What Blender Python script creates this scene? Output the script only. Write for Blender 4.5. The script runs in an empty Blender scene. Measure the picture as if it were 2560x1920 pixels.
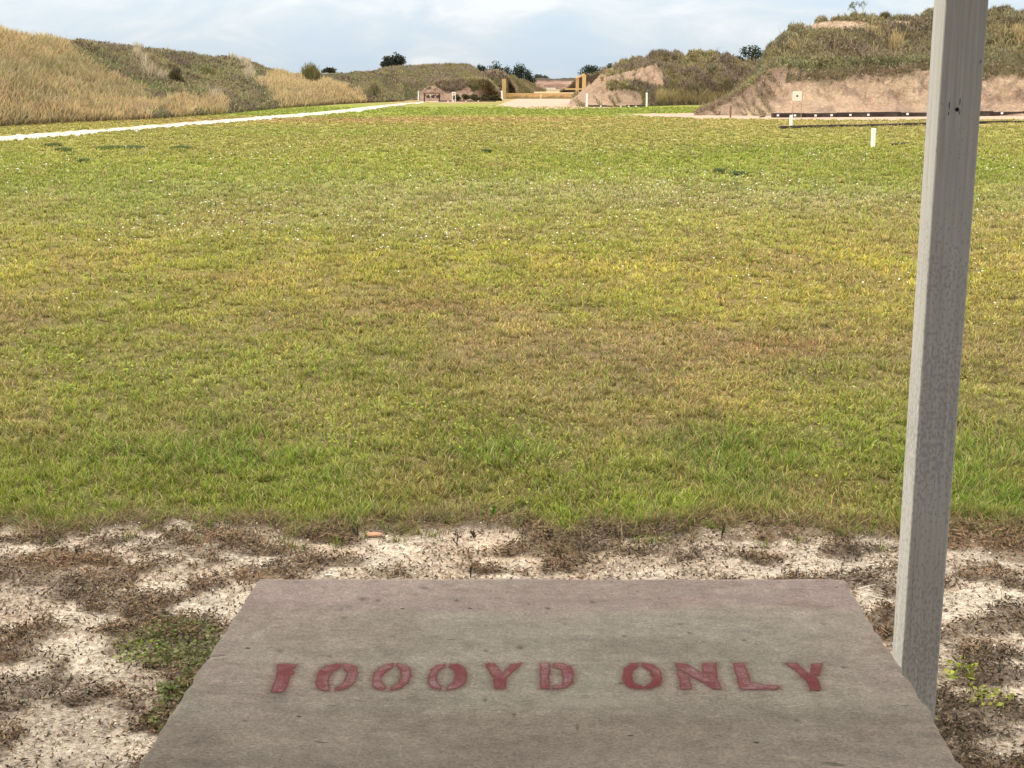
import bpy, math
import numpy as np
from mathutils import Vector
R = math.radians
rng = np.random.default_rng(7)
scn = bpy.context.scene
col = scn.collection

# ------------------------------------------------------------------ camera
H = 1.6                      # eye height above the ground
F = 3555.0                   # focal length in photo pixels (2560 wide)
HY = 216.0                   # horizon row in the photo
PITCH = math.atan((960 - HY) / F)
cam = bpy.data.cameras.new('camera')
cam.lens = F / 2560 * 36; cam.sensor_width = 36
cam.clip_start = 0.05; cam.clip_end = 6000
co = bpy.data.objects.new('camera', cam); col.objects.link(co)
co.location = (0, 0, H); co.rotation_euler = (math.pi/2 - PITCH, 0, 0)
scn.camera = co

# ------------------------------------------------------------------ sky, sun, exposure
SUN_EL, SUN_AZ = R(48), R(-80)      # azimuth measured from +Y (ahead) towards +X (right)
w = bpy.data.worlds.new("World"); scn.world = w; w.use_nodes = True
nt = w.node_tree; nt.nodes.clear()
def N(nt, t, **k):
    n = nt.nodes.new(t)
    for a, b in k.items():
        if a in n.inputs: n.inputs[a].default_value = b
        else: setattr(n, a, b)
    return n
out = N(nt, 'ShaderNodeOutputWorld'); bg = N(nt, 'ShaderNodeBackground'); L = nt.links.new
sky = N(nt, 'ShaderNodeTexSky', sky_type='NISHITA', sun_disc=False, sun_elevation=SUN_EL, sun_rotation=SUN_AZ)
tc = N(nt, 'ShaderNodeTexCoord')
mp = N(nt, 'ShaderNodeMapping'); mp.inputs['Scale'].default_value = (1, 1, 3.2); mp.inputs['Rotation'].default_value = (0.0, R(9), 0)
L(tc.outputs['Generated'], mp.inputs['Vector'])
nz = N(nt, 'ShaderNodeTexNoise'); nz.inputs['Scale'].default_value = 9.5; nz.inputs['Detail'].default_value = 7; nz.inputs['Roughness'].default_value = .55; nz.inputs['Distortion'].default_value = .6
L(mp.outputs[0], nz.inputs['Vector'])
sx = N(nt, 'ShaderNodeSeparateXYZ'); L(tc.outputs['Generated'], sx.inputs[0])
el = N(nt, 'ShaderNodeMapRange'); el.inputs[1].default_value = 0.0; el.inputs[2].default_value = 1.0; el.inputs[3].default_value = 0.74; el.inputs[4].default_value = 3.3
L(sx.outputs['Z'], el.inputs[0])
el2 = N(nt, 'ShaderNodeMapRange'); el2.inputs[1].default_value = 0.0; el2.inputs[2].default_value = 0.06; el2.inputs[3].default_value = -0.05; el2.inputs[4].default_value = 0.09
L(sx.outputs['Z'], el2.inputs[0])
ad = N(nt, 'ShaderNodeMath', operation='ADD'); L(nz.outputs['Fac'], ad.inputs[0]); L(el2.outputs[0], ad.inputs[1])
ramp = N(nt, 'ShaderNodeValToRGB'); L(ad.outputs[0], ramp.inputs[0])
cr = ramp.color_ramp
cr.elements[0].position = .36; cr.elements[0].color = (.47, .565, .65, 1)
cr.elements[1].position = .68; cr.elements[1].color = (.66, .69, .71, 1)
e = cr.elements.new(.46); e.color = (.49, .575, .655, 1)
e = cr.elements.new(.56); e.color = (.545, .605, .655, 1)
wm_ = N(nt, 'ShaderNodeMapRange'); wm_.inputs[1].default_value = .06; wm_.inputs[2].default_value = .45; wm_.inputs[3].default_value = 0; wm_.inputs[4].default_value = .9
L(sx.outputs['Z'], wm_.inputs[0])
wmx = N(nt, 'ShaderNodeMix', data_type='RGBA'); L(wm_.outputs[0], wmx.inputs[0]); L(ramp.outputs[0], wmx.inputs[6]); wmx.inputs[7].default_value = (.655, .63, .585, 1)
mul = N(nt, 'ShaderNodeVectorMath', operation='SCALE'); L(wmx.outputs[2], mul.inputs[0]); L(el.outputs[0], mul.inputs['Scale'])
bg2 = N(nt, 'ShaderNodeBackground'); L(mul.outputs[0], bg2.inputs[0]); bg2.inputs[1].default_value = 0.94
L(sky.outputs[0], bg.inputs[0]); bg.inputs[1].default_value = 0.07
mx = N(nt, 'ShaderNodeMixShader'); mx.inputs[0].default_value = .93
L(bg.outputs[0], mx.inputs[1]); L(bg2.outputs[0], mx.inputs[2]); L(mx.outputs[0], out.inputs[0])
sl = bpy.data.lights.new('sun', 'SUN'); sl.energy = 1.5; sl.angle = R(24); sl.color = (1, .90, .74)
so = bpy.data.objects.new('sun', sl); col.objects.link(so)
sd = Vector((math.sin(SUN_AZ)*math.cos(SUN_EL), math.cos(SUN_AZ)*math.cos(SUN_EL), math.sin(SUN_EL)))
so.rotation_euler = sd.to_track_quat('Z', 'Y').to_euler()
vs = scn.view_settings
vs.view_transform = 'Standard'; vs.look = 'None'; vs.gamma = 1; vs.exposure = 0.85

# ------------------------------------------------------------------ geometry helpers
cP, sP = math.cos(PITCH), math.sin(PITCH)
def ray(px, py):
    a = (np.asarray(px, float) - 1280) / F; b = (960 - np.asarray(py, float)) / F
    return a + 0*b, cP + b*sP + 0*a, -sP + b*cP + 0*a
def onz(px, py, z=0.0):                     # where the sight line meets height z
    x, y, zz = ray(px, py); t = (z - H) / zz
    return np.stack([x*t, y*t, 0*t + z], -1)
def aty(px, py, Y):                         # where the sight line meets the vertical plane at distance Y
    x, y, z = ray(px, py); t = Y / y
    return np.stack([x*t, y*t, H + z*t], -1)
def proj(P):
    P = np.asarray(P, float); x, y, z = P[..., 0], P[..., 1], P[..., 2] - H
    d = np.maximum(y*cP - z*sP, .01)
    return 1280 + F*x/d, 960 - F*(y*sP + z*cP)/d

_T = np.random.default_rng(3).random((64, 64, 64))
def vn(x, y, z=0.0):
    x, y, z = np.broadcast_arrays(np.asarray(x, float), np.asarray(y, float), np.asarray(z, float))
    xi, yi, zi = np.floor(x).astype(int), np.floor(y).astype(int), np.floor(z).astype(int)
    fx, fy, fz = x-xi, y-yi, z-zi
    fx, fy, fz = [f*f*(3-2*f) for f in (fx, fy, fz)]
    g = lambda a, b, c: _T[(xi+a) & 63, (yi+b) & 63, (zi+c) & 63]
    l = lambda a, b, f: a + (b-a)*f
    return l(l(l(g(0,0,0), g(1,0,0), fx), l(g(0,1,0), g(1,1,0), fx), fy),
             l(l(g(0,0,1), g(1,0,1), fx), l(g(0,1,1), g(1,1,1), fx), fy), fz)
def fbm(x, y, z=0.0, o=4):
    s = 0; a = .5; n = 0
    for i in range(o):
        k = 2.03**i
        s = s + a*vn(np.asarray(x)*k + 17.3*i, np.asarray(y)*k + 5.1*i, np.asarray(z)*k + 9.7*i); n += a; a *= .5
    return s / n
def ss(x, a, b):
    t = np.clip((x-a)/(b-a), 0, 1); return t*t*(3-2*t)
def mixc(a, b, f):
    f = np.asarray(f)[..., None]; return np.asarray(a)*(1-f) + np.asarray(b)*f

def mesh_np(name, V, faces, cols=None, mat=None, parent=None, smooth=False):
    """faces: list of (n,k) int arrays"""
    V = np.asarray(V, np.float32).reshape(-1, 3)
    me = bpy.data.meshes.new(name)
    me.vertices.add(len(V)); me.vertices.foreach_set('co', V.ravel())
    fl = [np.asarray(f, np.int32) for f in faces if len(f)]
    tot = np.concatenate([np.full(len(f), f.shape[1], np.int32) for f in fl])
    idx = np.concatenate([f.ravel() for f in fl])
    me.loops.add(len(idx)); me.loops.foreach_set('vertex_index', idx)
    me.polygons.add(len(tot))
    st = np.zeros(len(tot), np.int32); st[1:] = np.cumsum(tot)[:-1]
    me.polygons.foreach_set('loop_start', st)
    try: me.polygons.foreach_set('loop_total', tot)
    except Exception: pass
    me.polygons.foreach_set('use_smooth', np.full(len(tot), smooth))
    me.update(calc_edges=True)
    if cols is not None:
        ca = me.color_attributes.new('Col', 'FLOAT_COLOR', 'POINT')
        c4 = np.ones((len(V), 4), np.float32); c4[:, :3] = np.clip(cols, 0, 1).reshape(-1, 3)
        ca.data.foreach_set('color', c4.ravel())
    me.validate()
    o = bpy.data.objects.new(name, me); col.objects.link(o)
    if mat: me.materials.append(mat)
    if parent is not None:
        o.parent = parent
    return o
def tag(o, label=None, cat=None, group=None, kind=None):
    for k, v in (('label', label), ('category', cat), ('group', group), ('kind', kind)):
        if v: o[k] = v
    return o
def empty(name, loc, rz=0):
    o = bpy.data.objects.new(name, None); col.objects.link(o); o.location = loc; o.rotation_euler = (0, 0, rz)
    return o
def gridfaces(nu, nv):
    i = np.arange(nu-1)[:, None]*nv + np.arange(nv-1)[None, :]
    i = i.ravel(); return np.stack([i, i+nv, i+nv+1, i+1], -1)

def blades(P, h, wd, lean, cols, tipc=1.25, rootc=.6, az=None):
    n = len(P); h = np.broadcast_to(h, n); wd = np.broadcast_to(wd, n); lean = np.broadcast_to(lean, n)
    a = rng.random(n)*2*np.pi if az is None else az; b = rng.random(n)*2*np.pi
    l = np.stack([np.cos(a), np.sin(a), 0*a], -1); wv = np.stack([np.cos(b), np.sin(b), 0*b], -1)*wd[:, None]*.5
    up = np.array([0, 0, 1.])
    k = (lean*h)[:, None]; hh = h[:, None]; hz = hh*np.sqrt(np.maximum(1-np.minimum(lean, .95)**2, .05))[:, None]
    mid = P + up*hz*.62 + l*k*.35
    tip = P + up*hz + l*k
    V = np.stack([P-wv, P+wv, mid+wv*.8, mid-wv*.8, tip], 1)
    o = np.arange(n)[:, None]*5
    f1 = o + np.array([0, 1, 2, 3]); f2 = o + np.array([3, 2, 4])
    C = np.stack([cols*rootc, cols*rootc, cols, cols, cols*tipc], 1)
    return V.reshape(-1, 3), [f1, f2], C.reshape(-1, 3)
def leaves(P, size, cols, aspect=.55, flat=0.0):
    n = len(P); size = np.broadcast_to(size, n)
    d = rng.normal(size=(n, 3)); d[:, 2] *= (1-flat); d /= np.linalg.norm(d, axis=1)[:, None]
    e = rng.normal(size=(n, 3)); e[:, 2] *= (1-flat); e -= d*(e*d).sum(1)[:, None]; e /= np.linalg.norm(e, axis=1)[:, None]
    a = d*size[:, None]*.5; b = e*size[:, None]*.5*aspect
    V = np.stack([P-a, P-b*1+a*.1, P+a, P+b+a*.1], 1)
    o = np.arange(n)[:, None]*4
    return V.reshape(-1, 3), [o + np.array([0, 1, 2, 3])], np.repeat(cols[:, None], 4, 1).reshape(-1, 3)
def merge(parts):
    Vs, Fs, Cs = [], [], []; o = 0
    for V, F_, C in parts:
        Vs.append(V); Cs.append(C)
        for f in F_: Fs.append(f + o)
        o += len(V)
    return np.concatenate(Vs), Fs, np.concatenate(Cs)
def jit(c, n, amt=.18, hue=.08):
    c = np.broadcast_to(np.asarray(c, float), (n, 3))
    return c*(1 + (rng.random((n, 1))-.5)*2*amt)*(1 + (rng.random((n, 3))-.5)*2*hue)
def box(x0, x1, y0, y1, z0, z1):
    V = np.array([[x, y, z] for x in (x0, x1) for y in (y0, y1) for z in (z0, z1)], float)
    F_ = np.array([[0,1,3,2],[4,6,7,5],[0,4,5,1],[2,3,7,6],[0,2,6,4],[1,5,7,3]])
    return V, F_
def prism(bot, top):                         # 4 corner points each, counter-clockwise from above
    V = np.concatenate([bot, top]).astype(float)
    F_ = np.array([[3,2,1,0],[4,5,6,7],[0,1,5,4],[1,2,6,5],[2,3,7,6],[3,0,4,7]])
    return V, F_
def boxes_obj(name, bl, mat, parent=None, bev=0.0):
    Vs, Fs, o = [], [], 0
    for V, F_ in bl: Vs.append(V); Fs.append(F_+o); o += len(V)
    ob = mesh_np(name, np.concatenate(Vs), [np.concatenate(Fs)], None, mat, parent)
    if bev:
        m = ob.modifiers.new('bevel', 'BEVEL'); m.width = bev; m.segments = 2
    return ob
def tube(pts, rad, n=7):
    pts = np.asarray(pts, float); m = len(pts); rad = np.broadcast_to(rad, m)
    T = np.gradient(pts, axis=0); T /= np.linalg.norm(T, axis=1)[:, None]+1e-9
    up = np.where(np.abs(T[:, 2:3]) > .9, [[1., 0, 0]], [[0, 0, 1.]])
    A = np.cross(T, up); A /= np.linalg.norm(A, axis=1)[:, None]; B = np.cross(T, A)
    th = np.arange(n)/n*2*np.pi
    V = pts[:, None] + (A[:, None]*np.cos(th)[None, :, None] + B[:, None]*np.sin(th)[None, :, None])*rad[:, None, None]
    V = V.reshape(-1, 3); Fq = []
    for i in range(m-1):
        for j in range(n): Fq.append([i*n+j, i*n+(j+1) % n, (i+1)*n+(j+1) % n, (i+1)*n+j])
    return V, np.array(Fq)
def tubes_obj(name, tl, mat, parent=None, smooth=True):
    Vs, Fs, o = [], [], 0
    for V, F_ in tl: Vs.append(V); Fs.append(F_+o); o += len(V)
    return mesh_np(name, np.concatenate(Vs), [np.concatenate(Fs)], None, mat, parent, smooth)

# ------------------------------------------------------------------ materials
def newmat(name, rough=.85, spec=.2):
    m = bpy.data.materials.new(name); m.use_nodes = True; t = m.node_tree
    b = t.nodes['Principled BSDF']; b.inputs['Roughness'].default_value = rough
    b.inputs['Specular IOR Level'].default_value = spec
    return m, t, b
def noise(t, scale, detail=5, rough=.6, sc=None, coord='Object', dist=0):
    c = t.nodes.new('ShaderNodeTexCoord'); mp = t.nodes.new('ShaderNodeMapping')
    if sc: mp.inputs['Scale'].default_value = sc
    n = t.nodes.new('ShaderNodeTexNoise'); n.inputs['Scale'].default_value = scale; n.inputs['Detail'].default_value = detail
    n.inputs['Roughness'].default_value = rough; n.inputs['Distortion'].default_value = dist
    t.links.new(c.outputs[coord], mp.inputs[0]); t.links.new(mp.outputs[0], n.inputs['Vector'])
    return n.outputs['Fac']
def maprange(t, s, a, b, c, d):
    n = t.nodes.new('ShaderNodeMapRange')
    for i, v in enumerate((a, b, c, d)): n.inputs[i+1].default_value = v
    t.links.new(s, n.inputs[0]); return n.outputs[0]
def mixn(t, fac, A, B, blend='MIX'):
    n = t.nodes.new('ShaderNodeMix'); n.data_type = 'RGBA'; n.blend_type = blend
    for s, v in ((0, fac), (6, A), (7, B)):
        if hasattr(v, 'links'): t.links.new(v, n.inputs[s])
        else: n.inputs[s].default_value = v if not isinstance(v, tuple) else (*v, 1)[:4]
    return n.outputs[2]
def math_(t, op, a, b=0.0):
    n = t.nodes.new('ShaderNodeMath'); n.operation = op
    for i, v in enumerate((a, b)):
        if hasattr(v, 'links'): t.links.new(v, n.inputs[i])
        else: n.inputs[i].default_value = v
    return n.outputs[0]
def bump(t, b, h, strength=.5, dist=.01):
    n = t.nodes.new('ShaderNodeBump'); n.inputs['Strength'].default_value = strength; n.inputs['Distance'].default_value = dist
    t.links.new(h, n.inputs['Height']); t.links.new(n.outputs[0], b.inputs['Normal'])
def attr(t, name='Col'):
    a = t.nodes.new('ShaderNodeAttribute'); a.attribute_name = name; return a.outputs['Color']

def mat_foliage(name, trans=.3):
    m, t, b = newmat(name, .75, .15)
    c = attr(t); t.links.new(c, b.inputs['Base Color'])
    tr = t.nodes.new('ShaderNodeBsdfTranslucent'); t.links.new(c, tr.inputs[0])
    mx = t.nodes.new('ShaderNodeMixShader'); mx.inputs[0].default_value = trans
    t.links.new(b.outputs[0], mx.inputs[1]); t.links.new(tr.outputs[0], mx.inputs[2])
    t.links.new(mx.outputs[0], t.nodes['Material Output'].inputs[0])
    return m
M_BLADE = mat_foliage('grass_blade', .35)
M_LEAF = mat_foliage('leaf', .25)
M_DEAD = mat_foliage('dead_plant', .1)

# ground: colour attribute x fine grain
M_GROUND, t, b = newmat('ground', .95, .1)
c = attr(t)
n1 = noise(t, 6, 6, .7); n2 = noise(t, 70, 4, .7); n3 = noise(t, 260, 3, .8)
c1 = mixn(t, 1.0, c, mixn(t, maprange(t, n1, .3, .7, 0, 1), (.78,.78,.78), (1.22,1.2,1.15)), 'MULTIPLY')
c2 = mixn(t, 1.0, c1, mixn(t, maprange(t, n2, .3, .7, 0, 1), (.38,.36,.33), (1.65,1.62,1.6)), 'MULTIPLY')
c3 = mixn(t, maprange(t, n3, .57, .66, 0, .7), c2, mixn(t, 1.0, c2, (.4,.35,.3), 'MULTIPLY'))
t.links.new(c3, b.inputs['Base Color'])
bump(t, b, math_(t, 'ADD', n2, math_(t, 'MULTIPLY', n3, .5)), .9, .012)

def mat_soil(name):
    m, t, b = newmat(name, .95, .1)
    c = attr(t)
    n1 = noise(t, 1.3, 7, .65); n2 = noise(t, 7, 6, .75)
    c1 = mixn(t, 1.0, c, mixn(t, maprange(t, n1, .3, .7, 0, 1), (.78,.76,.74), (1.15,1.15,1.15)), 'MULTIPLY')
    c2 = mixn(t, 1.0, c1, mixn(t, maprange(t, n2, .32, .68, 0, 1), (.62,.6,.57), (1.25,1.25,1.25)), 'MULTIPLY')
    t.links.new(c2, b.inputs['Base Color']); bump(t, b, math_(t, 'ADD', n2, n1), 1.0, .6)
    return m
M_SOIL = mat_soil('soil')

M_ROAD, t, b = newmat('pale_gravel', .95, .1)
n1 = noise(t, 1.5, 6, .7); n2 = noise(t, 14, 5, .8)
c = mixn(t, maprange(t, n1, .35, .7, 0, 1), (.38,.35,.30), (.50,.475,.42)); c = mixn(t, maprange(t, n2, .5, .75, 0, .5), c, (.33,.3,.24))
t.links.new(c, b.inputs['Base Color']); bump(t, b, n2, .6, .02)
M_SAND, t, b = newmat('sand', .95, .1)
n1 = noise(t, .6, 6, .7); n2 = noise(t, 5, 5, .8, sc=(1, .3, 1))
c = mixn(t, maprange(t, n1, .35, .65, 0, 1), (.36,.24,.18), (.45,.31,.235)); c = mixn(t, maprange(t, n2, .5, .75, 0, .55), c, (.24,.17,.11))
t.links.new(c, b.inputs['Base Color']); bump(t, b, n2, .6, .05)

def mat_wood(name, a, bb, dark, grain=(30, 30, 1.2), rough=.8):
    m, t, b = newmat(name, rough, .25)
    n1 = noise(t, 1, 6, .6, sc=grain); n2 = noise(t, 2.5, 5, .7)
    c = mixn(t, maprange(t, n1, .35, .65, 0, 1), a, bb); c = mixn(t, maprange(t, n2, .5, .75, 0, .8), c, dark)
    t.links.new(c, b.inputs['Base Color']); bump(t, b, n1, .5, .01)
    return m
M_TIMBER = mat_wood('tan_timber', (.50,.35,.15), (.60,.43,.20), (.40,.26,.10))
M_TIE = mat_wood('old_railway_tie', (.022,.015,.013), (.06,.043,.035), (.13,.10,.08), (1.5, 25, 25))
M_STAKE = mat_wood('weathered_stake', (.16,.09,.05), (.25,.15,.09), (.10,.06,.04))
def mat_plain(name, c, rough=.6, var=.12):
    m, t, b = newmat(name, rough, .3)
    n = noise(t, 9, 5, .7)
    t.links.new(mixn(t, maprange(t, n, .3, .7, 0, 1), tuple(x*(1-var) for x in c), tuple(min(x*(1+var), .95) for x in c)), b.inputs['Base Color'])
    return m
M_SANDST = mat_plain('pale_stake', (.42,.30,.2), .8)
M_WHITE = mat_plain('white_paint', (.86,.85,.80), .5, .06)
M_CARD = mat_plain('target_card', (.80,.75,.64), .8, .05)
M_BLACK = mat_plain('black_paint', (.015,.014,.015), .7)
M_METAL = mat_plain('rusty_steel', (.06,.04,.035), .7, .4)
M_BARK = mat_plain('bark', (.11,.085,.065), .9, .35)
M_DARKSTEM = mat_plain('dark_stem', (.035,.025,.02), .9, .35)
M_GREENSTEM = mat_plain('green_stem', (.10,.15,.03), .8, .3)

# ------------------------------------------------------------------ ground sheet
def ellm(px, py, lst):
    m = np.zeros(np.shape(px))
    for e in lst:
        q = ((px-e[0])/e[2])**2 + ((py-e[1])/e[3])**2
        m = np.maximum(m, np.exp(-q*.9)*(e[4] if len(e) > 4 else 1))
    return m
WEED = [(60,1450,120,40),(470,1400,120,20),(300,1462,90,18),(350,1500,80,34),(60,1560,90,36),(690,1418,70,22),(870,1400,70,15),
 (1050,1422,120,22),(1000,1385,150,9,.8),(1480,1372,90,26),(1230,1432,70,7),(1760,1398,100,26),(1880,1392,100,20),
 (2040,1440,120,40),(2110,1385,90,22),(1560,1438,90,8),(2480,1560,90,36),(2230,1560,60,50),(2500,1660,90,50),(2420,1830,140,90),
 (400,1590,130,26),(480,1690,150,100),(150,1700,170,24),(100,1830,150,46),(290,1800,170,60),(30,1640,60,20),(560,1590,80,20,.8),
 (2330,1340,100,28,.8),(1950,1330,60,8,.6),(620,1345,140,12,.6),(250,1350,160,14,.6),(720,1480,40,30,.6),(440,1900,120,40)]
RUST = [(150,1402,150,34),(2450,1385,140,60),(2540,1320,120,40),(1900,1352,60,10),(520,1350,110,12),(640,1440,90,14),(60,1330,90,18),(2360,1480,60,30,.6),(240,1440,60,16)]
def edgeY(X):      # distance where mown grass gives way to bare sand
    return 5.06 - .03*X + .22*(fbm(X*1.1, 3.3, 0, 3)-.5) + .34*(fbm(X*4.2, 7.7, 0, 3)-.5) + .22*(fbm(X*15, 3.1, 2, 3)-.5)
def weedm(X, Y, px, py):
    n = fbm(X*2.6, Y*3.0, 2.2, 5); n8 = fbm(X*7, Y*9, 25, 4)
    base = ellm(px, py, [(e[0], e[1], e[2]*1.25, e[3]*1.25, .85) for e in WEED + RUST]) + .26*ss(px, 1700, 2300)*ss(py, 1330, 1400) + .16*(px < 500)
    return np.clip(ss(base + (n-.5)*2.8 + (n8-.5)*3.4, .45, 1.15), 0, 1)
def gcol(X, Y, under=True):
    P = np.stack([X, Y, 0*X], -1); Yc = np.maximum(Y, 1.2)
    px, py = proj(np.stack([X, Yc, 0*X], -1))
    n1 = fbm(X*.22, Y*.13, 1, 4); n2 = fbm(X*.8, Y*.45, 4, 4); n3 = fbm(X*3, Y*2, 8, 3)
    n0 = fbm(X*.05, Y*.035, 14, 4)
    green = np.array([.195,.255,.038]); olive = np.array([.250,.252,.066]); brown = np.array([.305,.225,.115])
    yel = np.array([.352,.312,.066]); grey = np.array([.285,.285,.125]); lime = np.array([.215,.255,.040])
    # broad bands away from the bench, each broken up by noise
    q = py + (n1-.5)*150*np.clip((py-216)/250, .06, 1) + (n2-.5)*60*np.clip((py-216)/250, .05, 1)
    ys = [216, 250, 268, 284, 300, 322, 470, 395, 430, 500, 570, 660, 760, 860, 960, 1060, 1150, 1230, 1290]
    cs = [olive, brown*.95+olive*.1, green*1.0, green, brown*.35+yel*.35+green*.3, brown*.2+olive*.8, lime, lime*1.0, green*.6+grey*.4, grey*.8+olive*.2, grey*.35+olive*.65, yel*.85+olive*.15,
          yel*.60+brown*.2+olive*.20, brown*.45+olive*.55, brown*.3+olive*.7, olive*.6+green*.4, olive*.45+green*.55, green*.8+olive*.2, green*.7+olive*.3]
    cs = np.array(cs)
    C = np.stack([np.interp(q, ys, cs[:, i]) for i in range(3)], -1)
    C = mixc(C, green*.95, .5*ss(n0, .45, .7)*ss(py, 300, 340))
    C = mixc(C, brown, .6*ss(n2, .58, .75)*ss(py, 400, 700))
    C = mixc(C, lime, .5*ss(n2, .56, .72)*ss(n1, .4, .6)*(1-ss(py, 420, 700)))
    C = mixc(C, brown*[1.0,.86,.9], ellm(px, py, [(1080,772,170,16,.9),(2000,870,210,26,.8),(1200,728,150,10,.6),(1700,815,160,14,.4),(900,300,600,6,.8),(1260,414,60,4,.7),(1100,905,120,14,.35),(550,700,260,24,.5),(900,980,90,20,.4)]))
    C = mixc(C, green*.9, ellm(px, py, [(300,480,420,60,.55),(2450,420,260,26,.8),(1700,395,500,22,.7),(1900,380,300,16,.8),(1350,280,300,8,.7),(700,330,450,14,.55),(150,900,220,60,.4),(1900,1130,420,60,.6),(700,1150,250,40,.5)]))
    C = mixc(C, yel, ellm(px, py, [(1250,640,420,40,.55),(1900,660,420,34,.6),(1700,560,700,30,.45),(600,600,400,26,.35),(160,590,200,16,.5),(1900,1010,220,40,.35)]))
    C = mixc(C, [.46,.35,.22], ellm(px, py, [(1440,930,1,1,0),(2230,310,260,6,.35),(1330,250,40,2,.3)]))
    n5 = fbm(X*1.1, Y*.4, 44, 4)
    C = mixc(C, brown*.9, .42*ss(n5, .56, .70)*ss(py, 330, 600)); C = mixc(C, green*.9, .35*ss(n5, .46, .34)*ss(py, 330, 700))
    C = C*(1 + (n3-.5)*.75)[..., None]*(1+(n1-.5)*.25)[..., None]
    # distant floor of the long range: alternating bands
    far = ss(Y, 170, 230)
    fb = fbm(X*.02, Y*.012, 20, 3)
    Cf = mixc(mixc([.20,.20,.07], [.42,.33,.21], ss(fb, .42, .6)), [.14,.16,.06], ellm(px, py, [(1350,227,120,1.2,.8)]))
    C = mixc(C, Cf, far)
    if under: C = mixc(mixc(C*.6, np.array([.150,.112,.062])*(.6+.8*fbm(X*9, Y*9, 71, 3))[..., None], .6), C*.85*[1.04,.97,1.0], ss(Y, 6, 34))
    # bare sand in front of the bench
    e = edgeY(X); s = 1 - ss(Y, e-.10, e+.10)
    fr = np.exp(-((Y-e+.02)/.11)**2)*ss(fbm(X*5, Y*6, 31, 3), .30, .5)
    sand = mixc([.52,.46,.39], [.42,.365,.31], ss(fbm(X*1.7, Y*2.1, 41, 4), .35, .65))
    sand = sand*(.80 + .4*fbm(X*16, Y*16, 12, 3))[..., None]
    sand = mixc(sand, [.47,.34,.22], ellm(px, py, [(1350,1370,300,40,.5),(760,1370,200,20,.4),(1950,1340,120,16,.3)]))
    wm = weedm(X, Y, px, py); ru = np.clip(ellm(px, py, RUST)*1.3, 0, 1)
    wc = mixc([.105,.078,.055], [.165,.10,.055], ru)
    sand = mixc(sand, [.30,.225,.165], ss(fbm(X*4.5, Y*5.5, 88, 4), .44, .62)*.4)
    sand = mixc(sand, wc, wm*.62)
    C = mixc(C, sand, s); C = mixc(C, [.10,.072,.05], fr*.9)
    return C
tc_ = np.concatenate([-np.geomspace(3.2, .42, 26)[:-1], np.linspace(-.42, .42, 420), np.geomspace(.42, 3.2, 26)[1:]])
Yv = np.concatenate([np.linspace(-8, 1.2, 14)[:-1], np.arange(1.2, 6.2, .026), 6.2*np.exp(np.arange(0, math.log(3500/6.2), .0145))])
YY, TT = np.meshgrid(Yv, tc_, indexing='ij'); XX = TT*(YY+1.2)
XX = np.where(YY < 2, TT*3.2, np.where(YY < 3, TT*(3.2+(YY-2)*1.0), XX))
def gz(X, Y):
    return ((fbm(X*2.5, Y*2.5, 3, 4)-.5)*.05 + (fbm(X*14, Y*14, 9, 2)-.5)*.018)*(1-ss(Y, 12, 30))
ZZ = gz(XX, YY)
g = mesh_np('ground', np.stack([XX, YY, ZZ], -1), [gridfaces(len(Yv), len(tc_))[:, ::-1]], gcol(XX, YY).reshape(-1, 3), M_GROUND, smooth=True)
tag(g, 'mown grass range floor with a strip of bare sand by the bench', 'ground', kind='structure')

# ------------------------------------------------------------------ path and sand sheets
def ribbon(name, near, farr, z, mat, n=260, rag=.05):
    near, farr = np.array(near, float), np.array(farr, float)
    x = np.linspace(max(near[0, 0], farr[0, 0]), min(near[-1, 0], farr[-1, 0]), n)
    rows = []
    for k, f in enumerate(np.linspace(0, 1, 6)):
        y = np.interp(x, near[:, 0], near[:, 1])*(1-f) + np.interp(x, farr[:, 0], farr[:, 1])*f
        if k in (0, 5): y = y + (vn(x*.09, k*3.3)-.5)*rag*(y-216) + (vn(x*.35, k*3.3)-.5)*rag*.6*(y-216)
        rows.append(onz(x, y, z))
    V = np.stack(rows, 1)
    return mesh_np(name, V, [gridfaces(n, 6)], None, mat)
p = ribbon('path', [(-420,398),(0,353.5),(300,328),(600,303.5),(800,287),(890,279),(975,266.5),(1060,256.5)],
           [(-420,376),(0,341),(300,319),(600,295.6),(800,280),(890,270),(975,260.5),(1060,254)], .012, M_ROAD)
tag(p, 'pale gravel path running along the left earth bank', 'path', kind='structure')
p = ribbon('sand', [(1225,263.5),(1255,264),(1300,270),(1400,272),(1500,270),(1560,268)], [(1225,262.8),(1245,262),(1300,244),(1400,243),(1500,243),(1560,243)], .010, M_SAND, rag=.04)
tag(p, 'pinkish bare sand between the tan timber gate posts', 'sand', kind='structure')
p = ribbon('sand', [(1540,288),(1640,291),(1740,297),(1900,298),(2100,300),(2600,299),(2900,298)], [(1540,287.5),(1640,284),(1740,282),(1900,270),(2100,270),(2600,270),(2900,270)], .010, M_SAND, rag=.04)
tag(p, 'strip of pink sand along the foot of the large right earth bank', 'sand', kind='structure')
p = ribbon('sand', [(1048,254.5),(1120,256.5),(1180,255),(1225,254)], [(1048,253),(1100,246),(1200,246),(1225,252)], .014, M_SAND, rag=.03)
tag(p, 'thin sand apron in front of the low mound and hanging rack', 'sand', kind='structure')

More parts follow.
